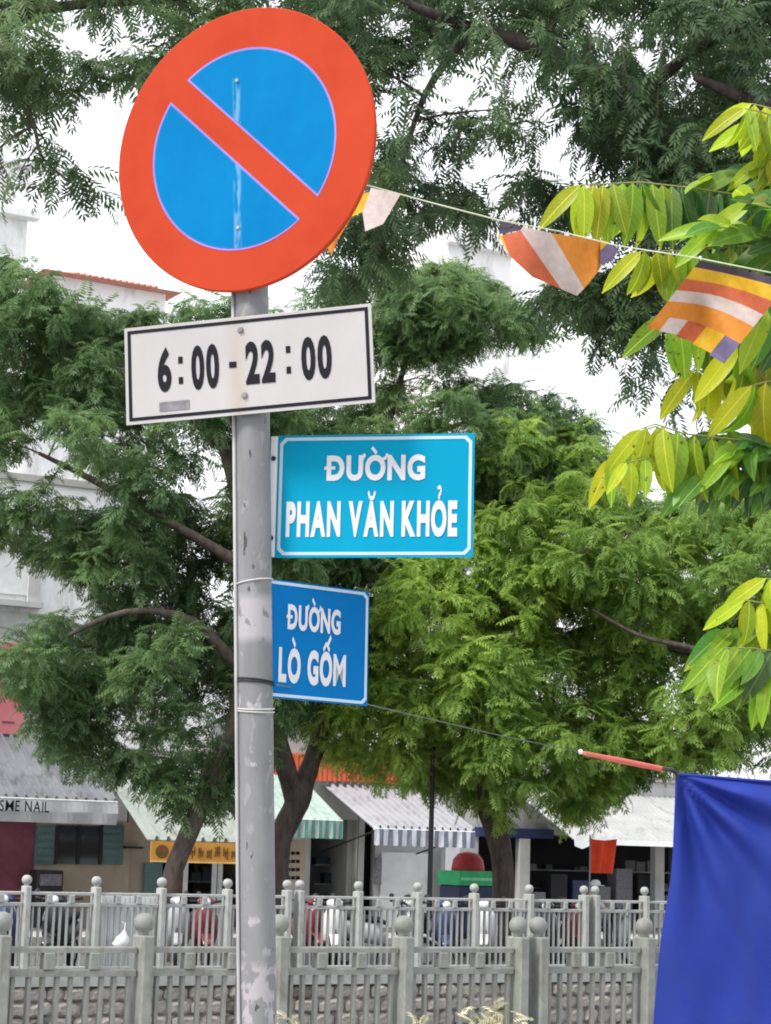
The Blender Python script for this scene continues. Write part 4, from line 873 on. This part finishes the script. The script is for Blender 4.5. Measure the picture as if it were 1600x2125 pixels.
# ------------------------------------------------------------------ broad-leaved sapling reaching in from the right
def leaf_mat(name, c1, c2, tr=.5):
    m = mat(name, c1, .42, scale=4, col2=c2, trans=tr, detail=5, stretch=(1, 1, 1)); t = m.node_tree; L = t.links; b = t.nodes['Principled BSDF']
    tc = t.nodes.new('ShaderNodeTexCoord'); sx = t.nodes.new('ShaderNodeSeparateXYZ'); L.new(tc.outputs['Object'], sx.inputs[0])
    def mth(op, a, v=None, w=None):
        n = t.nodes.new('ShaderNodeMath'); n.operation = op; L.new(a, n.inputs[0])
        if v is not None: (L.new(v, n.inputs[1]) if hasattr(v, 'node') else setattr(n.inputs[1], 'default_value', v))
        return n.outputs[0]
    ay = mth('ABSOLUTE', sx.outputs[1]); vv = mth('SUBTRACT', sx.outputs[0], mth('MULTIPLY', ay, 1.1)); fr = mth('FRACT', mth('MULTIPLY', vv, 11.0))
    vein = mth('LESS_THAN', mth('ABSOLUTE', mth('SUBTRACT', fr, .5)), .07); rib = mth('LESS_THAN', ay, .009); line = mth('MAXIMUM', mth('MULTIPLY', vein, .18), mth('MULTIPLY', rib, .75))
    src = b.inputs['Base Color'].links[0].from_socket; oi = t.nodes.new('ShaderNodeObjectInfo'); hs = t.nodes.new('ShaderNodeHueSaturation')
    mr = t.nodes.new('ShaderNodeMapRange'); mr.inputs['To Min'].default_value = .48; mr.inputs['To Max'].default_value = .54; L.new(oi.outputs['Random'], mr.inputs['Value']); L.new(mr.outputs[0], hs.inputs['Hue'])
    m3 = t.nodes.new('ShaderNodeMapRange'); m3.inputs['To Min'].default_value = .62; m3.inputs['To Max'].default_value = 1.12; L.new(mth('FRACT', mth('MULTIPLY', oi.outputs['Random'], 7.31)), m3.inputs['Value']); L.new(m3.outputs[0], hs.inputs['Value']); L.new(src, hs.inputs['Color'])
    x = t.nodes.new('ShaderNodeMix'); x.data_type = 'RGBA'; L.new(line, x.inputs[0]); L.new(hs.outputs[0], x.inputs[6]); x.inputs[7].default_value = (min(1, c2[0] * 1.25 + .06), min(1, c2[1] * 1.2 + .06), c2[2] + .05, 1)
    n3 = t.nodes.new('ShaderNodeTexNoise'); n3.inputs['Scale'].default_value = 9; n3.inputs['Detail'].default_value = 3; ad = t.nodes.new('ShaderNodeVectorMath'); L.new(tc.outputs['Object'], ad.inputs[0]); L.new(oi.outputs['Location'], ad.inputs[1]); L.new(ad.outputs[0], n3.inputs['Vector'])
    sp = t.nodes.new('ShaderNodeMapRange'); sp.inputs['From Min'].default_value = .68; sp.inputs['From Max'].default_value = .73; L.new(n3.outputs[0], sp.inputs['Value'])
    y = t.nodes.new('ShaderNodeMix'); y.data_type = 'RGBA'; L.new(sp.outputs[0], y.inputs[0]); L.new(x.outputs[2], y.inputs[6]); y.inputs[7].default_value = (.16, .10, .03, 1); L.new(y.outputs[2], b.inputs['Base Color'])
    for n in t.nodes:
        if n.type == 'BSDF_TRANSLUCENT': L.new(y.outputs[2], n.inputs[0])
    return m
LM = [leaf_mat('leaf_yellow', (.42, .50, .015), (.55, .58, .03)), leaf_mat('leaf_lime', (.24, .40, .02), (.36, .50, .035)), leaf_mat('leaf_green', (.11, .24, .03), (.19, .34, .045)), leaf_mat('leaf_dark', (.035, .10, .025), (.07, .16, .04), .35)]
def leaf_mesh(m, bend, fold, wid):
    v = []; f = []; n = 7
    for i in range(n + 1):
        u = i / n; w = wid * (math.sin(math.pi * min(1, u * 1.02) ** .85) ** .65 if 0 < u < 1 else .02); a = bend * u
        x = math.sin(a) / bend if bend else u; z = -(1 - math.cos(a)) / bend if bend else 0
        v += [(x, -w, z + w * fold), (x, 0, z), (x, w, z + w * fold)]
    for i in range(n): a = i * 3; f += [(a, a + 3, a + 4, a + 1), (a + 1, a + 4, a + 5, a + 2)]
    me = MB().poly(v, f).mesh('leaf', m); me.shade_smooth(); return me
LEAF = [[leaf_mesh(m, b, fo, wd) for b, fo, wd in ((.5, .35, .145), (.9, .25, .17), (.25, .5, .13), (1.6, .35, .155), (.7, .15, .16))] for m in LM]
BD = 6.2
troot = thing('broadleaf_sapling', 'young tree with big yellow green drooping leaves reaching past the flags', 'tree', (1.62, 6.4, 0), street=False)
trk = [Vector((1.62, 6.4, -.05)), Vector((1.64, 6.42, 1.0)), Vector((1.60, 6.38, 2.2)), Vector((1.66, 6.42, 3.2)), Vector((1.60, 6.4, 4.4))]
MB().tube(trk, [.05, .044, .036, .028, .012], 10).build('trunk', M['bark'], troot, True)
TWIG = mat('green_twig', (.16, .20, .05), .7, col2=(.22, .22, .08))
def trunk_at(z):
    for a, b in zip(trk, trk[1:]):
        if a.z <= z <= b.z: return a.lerp(b, (z - a.z) / (b.z - a.z))
    return trk[-1]
DOWN = -U_
def spray(path, n, lpx, mix, down=1.0, fan=0.35, both=True, lean=0.0, seed=0, tip=True, up=0.0):
    """one compound leaf: rachis along path, leaflets in two rows; mix = colour index from tip to base"""
    n = int(n * 1.7); r = random.Random(seed); P = [at(x, y, d) for x, y, d in path]; root = trunk_at(min(4.3, P[-1].z - .15)); full = P + [root]
    br = MB().tube(full, [.0018] + [.0026] * (len(P) - 1) + [.010], 6).build('branch', TWIG, troot, True)
    cum = [0]
    for a, b in zip(P, P[1:]): cum.append(cum[-1] + (b - a).length)
    for i in range(n):
        u = (i + .3) / n * cum[-1]; k = max(j for j in range(len(cum)) if cum[j] <= u + 1e-9); k = min(k, len(P) - 2)
        q = P[k].lerp(P[k + 1], (u - cum[k]) / (cum[k + 1] - cum[k])); tang = (P[k] - P[k + 1]).normalized()
        for side in ((-1, 1) if both else (1,)):
            d = (DOWN * down * r.uniform(.85, 1.15) + Vector((0, -1, 0)) * side * fan * r.uniform(.6, 1.4) + tang * (lean + r.uniform(-.18, .25)) + U_ * up * r.random()).normalized()
            nrm = (Vector((0, -1, 0)) * r.uniform(.5, 1.0) + R_ * r.uniform(-.9, .6) + Vector((0, 0, .35))); nrm = (nrm - d * nrm.dot(d)).normalized(); y = nrm.cross(d)
            c = mix[min(len(mix) - 1, int((i + r.uniform(-.8, .8)) / n * len(mix)))] if mix else 1
            if side == 1 and r.random() < .4: c = min(3, c + 1)
            L = lpx * q.y / FPX * r.uniform(.82, 1.15)
            o = link('leaf', r.choice(LEAF[max(0, c)]), br); Mx = Matrix((d, y, nrm)).transposed().to_4x4() @ Matrix.Scale(L, 4)
            o.matrix_basis = Matrix.Translation(q - Vector(ORG[troot.name])) @ Mx
    if tip:
        d = ((P[0] - P[1]).normalized() + DOWN * .8).normalized(); nrm = Vector((0, -1, .3)); nrm = (nrm - d * nrm.dot(d)).normalized()
        o = link('leaf', LEAF[mix[0]][0], br); o.matrix_basis = Matrix.Translation(P[0] - Vector(ORG[troot.name])) @ Matrix((d, nrm.cross(d), nrm)).transposed().to_4x4() @ Matrix.Scale(lpx * P[0].y / FPX, 4)
spray([(1205, 384, 6.1), (1330, 378, 6.15), (1450, 392, 6.2), (1640, 420, 6.3)], 13, 135, [0, 1, 1, 2, 2, 3, 3, 3], seed=1)
spray([(1330, 522, 6.15), (1420, 520, 6.2), (1520, 512, 6.25), (1660, 505, 6.3)], 8, 125, [0, 1, 1, 2, 2], seed=2)
spray([(1490, 470, 6.0), (1550, 480, 6.05), (1660, 520, 6.2)], 4, 135, [1, 1, 1, 2], down=.35, fan=.5, lean=.7, seed=3, up=.5)
spray([(1470, 372, 6.25), (1540, 362, 6.3), (1660, 380, 6.3)], 4, 120, [1, 2, 2], down=.25, lean=.6, seed=4, up=.4)
spray([(1545, 225, 6.1), (1580, 232, 6.1), (1660, 260, 6.2)], 4, 115, [0, 0, 1], seed=5)
spray([(1575, 255, 6.2), (1620, 275, 6.2), (1680, 300, 6.2)], 3, 125, [0, 0, 1], seed=6)
spray([(1400, 650, 6.25), (1460, 655, 6.25), (1540, 650, 6.3), (1660, 630, 6.3)], 8, 150, [1, 1, 1, 1, 2], seed=7)
spray([(1530, 720, 6.15), (1580, 715, 6.2), (1660, 700, 6.3)], 6, 160, [0, 1, 1], seed=8)
spray([(1590, 640, 6.0), (1630, 620, 6.1), (1680, 600, 6.1)], 4, 170, [1, 2, 2], seed=9)
spray([(1270, 950, 6.1), (1330, 895, 6.12), (1360, 885, 6.15), (1450, 925, 6.2), (1650, 950, 6.3)], 9, 120, [0, 0, 0, 1, 2, 2, 3], fan=.45, seed=10)
spray([(1300, 960, 6.0), (1370, 945, 6.1), (1470, 955, 6.15), (1660, 985, 6.3)], 6, 85, [0, 1, 2, 3], fan=.6, seed=11)
spray([(1440, 990, 6.1), (1520, 975, 6.15), (1660, 990, 6.3)], 6, 115, [2, 2, 3], down=.35, fan=.7, lean=.7, seed=12)
spray([(1400, 915, 6.2), (1500, 905, 6.2), (1660, 905, 6.3)], 6, 110, [1, 2, 2, 3], down=.3, fan=.6, lean=.6, seed=13, up=.3)
spray([(1545, 1245, 6.1), (1575, 1250, 6.1), (1660, 1260, 6.2)], 3, 110, [0, 0, 1], seed=14)
spray([(1500, 1345, 6.0), (1560, 1345, 6.05), (1680, 1360, 6.2)], 5, 130, [1, 1, 2, 2], down=.6, fan=.6, lean=.4, seed=15)
spray([(1590, 1200, 6.1), (1620, 1205, 6.1), (1680, 1220, 6.2)], 3, 120, [0, 1, 1], seed=16)

spray([(1560, 215, 6.3), (1600, 225, 6.3), (1680, 250, 6.3)], 4, 120, [0, 0, 0], seed=20)
spray([(1590, 330, 6.2), (1630, 335, 6.2), (1690, 345, 6.2)], 3, 110, [0, 1, 1], seed=21)
spray([(1440, 770, 6.35), (1500, 745, 6.35), (1580, 730, 6.35), (1680, 720, 6.35)], 7, 130, [0, 0, 1, 1], seed=22)
spray([(1560, 800, 6.1), (1600, 790, 6.1), (1680, 780, 6.15)], 4, 150, [0, 0, 1], seed=23)
spray([(1500, 430, 6.35), (1560, 440, 6.35), (1680, 460, 6.35)], 7, 120, [2, 2, 3], seed=24)
spray([(1540, 590, 6.4), (1590, 590, 6.4), (1680, 590, 6.4)], 6, 140, [1, 2, 2], seed=25)
spray([(1460, 1000, 6.3), (1540, 1000, 6.3), (1680, 1010, 6.35)], 7, 90, [2, 2, 3], down=.6, fan=.7, lean=.4, seed=26)
spray([(1520, 935, 6.05), (1570, 930, 6.1), (1680, 940, 6.15)], 6, 120, [1, 2, 3], down=.2, fan=.7, lean=.6, seed=27, up=.4)
spray([(1540, 1355, 6.15), (1600, 1350, 6.15), (1680, 1350, 6.2)], 6, 140, [1, 2, 2], fan=.5, seed=28)
spray([(1560, 420, 6.0), (1610, 430, 6.0), (1690, 450, 6.1)], 5, 140, [1, 2, 2], down=.3, fan=.8, lean=.4, seed=30, up=.6)
spray([(1480, 640, 6.4), (1560, 610, 6.4), (1680, 600, 6.4)], 8, 150, [1, 1, 2], seed=31)
spray([(1500, 1310, 6.2), (1570, 1300, 6.2), (1690, 1310, 6.2)], 6, 120, [1, 1, 2], down=.4, fan=.6, lean=.5, seed=32)
spray([(1570, 1390, 6.1), (1620, 1390, 6.1), (1690, 1400, 6.1)], 4, 130, [1, 2, 2], seed=33)
spray([(1330, 890, 6.05), (1360, 880, 6.05), (1420, 900, 6.1), (1680, 930, 6.2)], 6, 135, [0, 1, 2, 2], seed=29)

# ------------------------------------------------------------------ pale flowering weeds in front of the near railing
WL = foliage_mat('pale_weed_leaf', (.34, .34, .20), (.66, .63, .46), .3)
for k, (px, py, d, wd) in enumerate(((588, 2112, 12.6, 30), (1020, 2088, 13.2, 42), (1045, 2105, 13.0, 40), (856, 2124, 12.6, 14))):
    top_ = at(px, py, d); b0 = Vector((top_.x, top_.y, 0)); wr = wd * d / FPX
    t = thing('weed', ['pale leafy weed at the foot of the sign pole', 'tall pale yellow weed between two railing posts', 'bushy pale weed beside the double railing post', 'short pale weed in front of single railing post', 'small pale weed in the middle of railing panel'][k], 'plant', tuple(b0), street=False, group=None)
    mb = MB(); C = []
    for j in range(6):
        e = top_ + Vector((random.uniform(-wr, wr), random.uniform(-wr, wr), random.uniform(-.12, .02))); mb.tube([b0 + Vector((random.uniform(-.04, .04), random.uniform(-.04, .04), 0)), (b0 + e) / 2 + Vector((random.uniform(-.05, .05), 0, .1)), e], [.006, .005, .003], 5)
        for q in range(5): C.append(tuple(e - Vector((random.uniform(-.02, .02), random.uniform(-.02, .02), q * .05))))
    mb.build('stems', TWIG, t); C = np.array(C); n_ = len(C)
    o = link('leaves', fronds_mesh('leaves', WL, C, rng.uniform(0, 6.28, n_), rng.uniform(-.3, .9, n_), rng.uniform(-.5, .5, n_), rng.uniform(.10, .17, n_), rng.uniform(0, 1, n_), tuple(b0)), t); o['kind'] = 'stuff'

# ------------------------------------------------------------------ street furniture on the far pavement
n_ = 29.2; a = hit(892, 1840, n_)[0]
t = thing('street_post', 'slim black post in front of the slate striped awning', 'post', (a, n_, 0))
MB().lathe((a, n_, 0), [(.10, 0), (.10, .25), (.06, .35), (.045, .5), (.042, 2.2), (.036, 3.45)], 12).build('shaft', M['black'], t)
MB().lathe((a, n_, 3.45), [(.036, 0), (.05, .02), (.05, .06), (.03, .1), (.01, .12)], 12).build('post_cap', M['black'], t)
n_ = 30.2; a = hit(1224, 1800, n_)[0]; z0, z1 = Z(1245, 1812, n_), Z(1245, 1740, n_); b = hit(1276, 1760, n_)[0]
t = thing('red_flag', 'bright red cloth flag drooping from a thin steel pole', 'flag', (a, n_, 0))
MB().tube([(a, n_, 0), (a, n_, z1 + .06)], .014, 8).build('pole', M['galv'], t); p = []; f = []
for j in range(9):
    v = j / 8; x1 = b - (b - a) * .14 * v
    for i in range(13):
        u = i / 12; p.append((a + .01 + (x1 - a) * u, n_ + .05 * math.sin(u * 11 + v), z1 + (z0 - z1) * v - .03 * math.sin(u * 3.1) * (1 - v)))
for j in range(8):
    for i in range(12): q = j * 13 + i; f.append((q, q + 13, q + 14, q + 1))
MB().poly(p, f).build('cloth', M['red_cloth'], t, True)
# food cart
n_ = 31.0; a, b = hit(955, 1820, n_)[0], hit(1024, 1820, n_)[0]; zg0, zg1 = Z(990, 1838, n_), Z(990, 1808, n_); zr = Z(990, 1768, n_)
t = thing('food_cart', 'navy food cart with green board and faded red canopy', 'cart', (a, n_, 0))
MB().bevbox(a, b, n_, n_ + .7, .3, zg0 - .002, .02).build('body', M['navy'], t)
g = MB().box(a - .03, b + .03, n_ - .03, n_ + .73, zg0, zg1).build('green_board', M['green_board'], t)
MB().box(a, b, n_ - .036, n_ - .031, zg0 + (zg1 - zg0) * .35, zg0 + (zg1 - zg0) * .55).build('print_line', M['lime_line'], g)
MB().lathe(((a + b) / 2 + .03, n_ + .35, zg1 + .001), [(.30, 0), (.30, .05), (.27, (zr - zg1) * .6), (.18, (zr - zg1) * .9), (.03, zr - zg1)], 14).build('canopy', M['cart_red'], t, True)
for q in (a + .12, b - .12):
    w_ = MB().tube([(q, n_ - .04, .2), (q, n_ + .02, .2)], .2, 16).build('wheel', M['rubber'], t); MB().tube([(q, n_ - .045, .2), (q, n_ - .041, .2)], .11, 10).build('hub', M['chrome'], w_)
for q in (a + .05, b - .05): MB().box(q - .02, q + .02, n_ + .5, n_ + .54, 0, .3).build('leg', M['black'], t)

# --- parked scooters: local x forward, y left, z up
def scooter(label, s, n, ang, m):
    t = thing('scooter', label, 'scooter', (s, n, 0)); t.rotation_euler = (0, 0, rad(30) + ang); ORG[t.name] = (0, 0, 0)
    def wheel(x):
        k = MB(); prof = []; R, r = .25, .045
        for i in range(20):
            for j in range(6):
                A_, B_ = i * math.pi / 10, j * math.pi / 3; prof.append((x + (R - r + r * math.cos(B_)) * math.cos(A_), r * math.sin(B_), R + (R - r + r * math.cos(B_)) * math.sin(A_)))
        k.poly(prof, [(i * 6 + j, ((i + 1) % 20) * 6 + j, ((i + 1) % 20) * 6 + (j + 1) % 6, i * 6 + (j + 1) % 6) for i in range(20) for j in range(6)])
        w = k.build('wheel', M['rubber'], t, True); MB().tube([(x, -.03, R), (x, .03, R)], .15, 14).build('rim', M['chrome'], w)
    wheel(.62); wheel(-.62)
    def loft(secs, name, mm, par=t):                     # secs: (x, halfwidth, zlow, zhigh)
        p = []; f = []
        for x, hw, zl, zh in secs:
            zm = (zl + zh) / 2; hh = (zh - zl) / 2
            for k in range(10): A_ = k * math.pi / 5 + .3; p.append((x, hw * math.copysign(abs(math.cos(A_)) ** .7, math.cos(A_)), zm + hh * math.copysign(abs(math.sin(A_)) ** .7, math.sin(A_))))
        for i in range(len(secs) - 1):
            for k in range(10): f.append((i * 10 + k, i * 10 + (k + 1) % 10, (i + 1) * 10 + (k + 1) % 10, (i + 1) * 10 + k))
        f.append(tuple(range(9, -1, -1))); f.append(tuple((len(secs) - 1) * 10 + k for k in range(10)))
        return MB().poly(p, f).build(name, mm, par, True)
    loft([(-.88, .03, .60, .68), (-.75, .12, .48, .74), (-.45, .17, .40, .74), (-.15, .16, .36, .70), (.02, .10, .34, .50)], 'tail_body', m)
    loft([(-.02, .13, .26, .34), (.35, .13, .26, .34)], 'floor_board', M['black'])
    loft([(.28, .18, .28, .72), (.36, .20, .34, .92), (.46, .14, .5, .98), (.52, .05, .62, .92)], 'leg_shield', m)
    loft([(-.80, .09, .74, .80), (-.5, .15, .73, .83), (-.1, .14, .69, .79), (.02, .08, .66, .72)], 'seat', M['rubber'])
    loft([(.36, .11, .48, .53), (.62, .08, .49, .55), (.84, .07, .36, .42)], 'front_mudguard', m)
    MB().tube([(.62, 0, .25), (.42, 0, .80), (.34, 0, 1.0)], .03, 8).build('fork', M['black'], t)
    h = loft([(.30, .10, .92, 1.04), (.40, .13, .93, 1.06), (.49, .08, .95, 1.03)], 'handlebar_cowl', m)
    MB().tube([(.24, -.34, 1.02), (.32, -.2, 1.0), (.34, 0, .98), (.32, .2, 1.0), (.24, .34, 1.02)], .017, 8).build('handlebar', M['black'], t)
    MB().ball((.48, 0, .99), .065, 10, 6).build('headlight', M['white'], h, True)
    for sgn in (-1, 1):
        q = MB().tube([(.30, .22 * sgn, 1.0), (.33, .27 * sgn, 1.07)], .007, 6).build('mirror_stem', M['black'], t); MB().ball((.33, .29 * sgn, 1.10), .042, 8, 6).build('mirror', M['black'], q)
    MB().ball((-.87, 0, .62), .05, 8, 6).build('tail_light', M['cart_red'], t, True)
    MB().tube([(-.1, .1, .3), (-.15, .2, .005)], .012, 6).build('side_stand', M['black'], t)
    return t
SW = mat('white_scooter_paint', (.66, .67, .70), .3, var=.05, coat=.4); SR = mat('maroon_scooter_paint', (.16, .02, .03), .3, var=.05, coat=.4); SBk = mat('black_scooter_paint', (.02, .02, .025), .3, var=.05, coat=.4); SG = mat('silver_scooter_paint', (.34, .36, .38), .3, var=.05, coat=.4); SN = mat('navy_scooter_paint', (.03, .05, .14), .3, var=.05, coat=.4)
for lab, px, n, ang, m in (('navy scooter parked in front of the maroon cladding', 20, 27.9, -2.1, SN), ('silver scooter parked beside the maroon scooter under the banner', 370, 28.0, -2.0, SG), ('maroon scooter parked in front of the dark mint awning shop', 640, 28.3, -1.8, SR), ('white scooter parked beside the food cart wheel', 1010, 28.0, -2.2, SW), ('black scooter parked in front of the striped valance shop', 860, 28.4, -2.4, SBk), ('maroon scooter parked beside the red flag pole', 1190, 28.2, -2.0, SR), ('black scooter parked beside the white metal board', 130, 27.8, -2.2, SBk), ('maroon scooter parked below the orange banner', 420, 27.8, -1.9, SR), ('white scooter parked behind the far railing near the menu board', 690, 27.8, -2.0, SW),
        ('silver scooter parked in front of the pale shop door', 800, 27.8, -.6, SG), ('navy scooter parked between slim black post and food cart', 925, 27.8, -2.1, SN), ('black scooter parked under the red drooping flag', 1140, 27.8, -2.3, SBk)):
    scooter(lab, S(px, n), n, ang, m)

# --- seated rider
sr, nr = S(1250, 28.0), 28.0; sc = scooter('silver scooter carrying the rider in pale shirt', sr, nr, rad(-25), SG)
def skin_body(name, verts, edges, radii, m, parent, sub=1):
    me = bpy.data.meshes.new(name); me.from_pydata(verts, edges, []); o = bpy.data.objects.new(name, me); COL.objects.link(o)
    o.modifiers.new('skin', 'SKIN'); 
    for i, r in enumerate(radii): me.skin_vertices[0].data[i].radius = (r, r) if not isinstance(r, tuple) else r
    me.skin_vertices[0].data[0].use_root = True
    sm = o.modifiers.new('sub', 'SUBSURF'); sm.levels = sub; sm.render_levels = sub
    bpy.context.view_layer.update(); dg = bpy.context.evaluated_depsgraph_get(); me2 = bpy.data.meshes.new_from_object(o.evaluated_get(dg)); bpy.data.objects.remove(o)
    me2.name = name; me2.materials.clear(); me2.materials.append(m); me2.shade_smooth(); return link(name, me2, parent)
pr = thing('person', 'person in pale grey shirt and cap sitting on a scooter', 'person', (sr, nr, 0)); pr.rotation_euler = sc.rotation_euler; ORG[pr.name] = (0, 0, 0); pr.scale = sc.scale = (.86, .86, .86)
V = [(-.30, 0, .88), (-.28, 0, 1.02), (-.24, 0, 1.20), (-.20, 0, 1.33), (-.18, 0, 1.41), (-.15, 0, 1.50), (-.13, 0, 1.58),
     (-.20, .17, 1.30), (-.02, .27, 1.10), (.20, .30, 1.05), (.26, .31, 1.04), (-.20, -.17, 1.30), (-.02, -.27, 1.10), (.20, -.30, 1.05), (.26, -.31, 1.04),
     (-.26, .10, .86), (.10, .16, .84), (.12, .15, .42), (.20, .15, .37), (-.26, -.10, .86), (.10, -.16, .84), (.12, -.15, .42), (.20, -.15, .37)]
Ed = [(0, 1), (1, 2), (2, 3), (3, 4), (4, 5), (5, 6), (3, 7), (7, 8), (8, 9), (9, 10), (3, 11), (11, 12), (12, 13), (13, 14), (0, 15), (15, 16), (16, 17), (17, 18), (0, 19), (19, 20), (20, 21), (21, 22)]
Rr = [.13, .13, .14, .11, .055, .088, .075, .06, .045, .034, .036, .06, .045, .034, .036, .085, .065, .042, .035, .085, .065, .042, .035]
bd = skin_body('body', V, Ed, Rr, M['skin'], pr, 2)
skin_body('shirt', V[:4] + [V[7], V[8], V[11], V[12]], [(0, 1), (1, 2), (2, 3), (3, 4), (4, 5), (3, 6), (6, 7)], [.15, .15, .16, .125, .075, .06, .075, .06], M['shirt'], pr, 2)
skin_body('trousers', [V[0], V[15], V[16], V[17], V[19], V[20], V[21]], [(0, 1), (1, 2), (2, 3), (0, 4), (4, 5), (5, 6)], [.145, .1, .08, .06, .1, .08, .06], M['trousers'], pr, 2)
MB().lathe((-.14, 0, 1.53), [(.105, 0), (.106, .03), (.098, .07), (.07, .11), (.02, .125)], 14).build('cap', M['hair'], pr, True)
MB().box(-.08, .03, -.07, .07, 1.535, 1.548).build('cap_peak', M['hair'], pr)
hd = MB().ball((-.035, 0, 1.505), .018, 6, 5).build('nose', M['skin'], pr, True)
for s_ in (-1, 1):
    MB().ball((-.13, .092 * s_, 1.505), .024, 6, 5).build('ear', M['skin'], pr, True); MB().ball((-.055, .033 * s_, 1.525), .011, 6, 5).build('eye', M['ink'], pr, True)
    for k in range(5): MB().tube([(.27, .30 * s_ - .02 + .012 * k, 1.05), (.30, .30 * s_ - .022 + .012 * k, 1.04 - .003 * k), (.30, .30 * s_ - .022 + .012 * k, 1.005)], [.009, .008, .007], 5).build('finger', M['skin'], pr, True)
    MB().box(.10, .33, .15 * s_ - .045, .15 * s_ + .045, .345, .41).build('shoe', M['black'], pr)
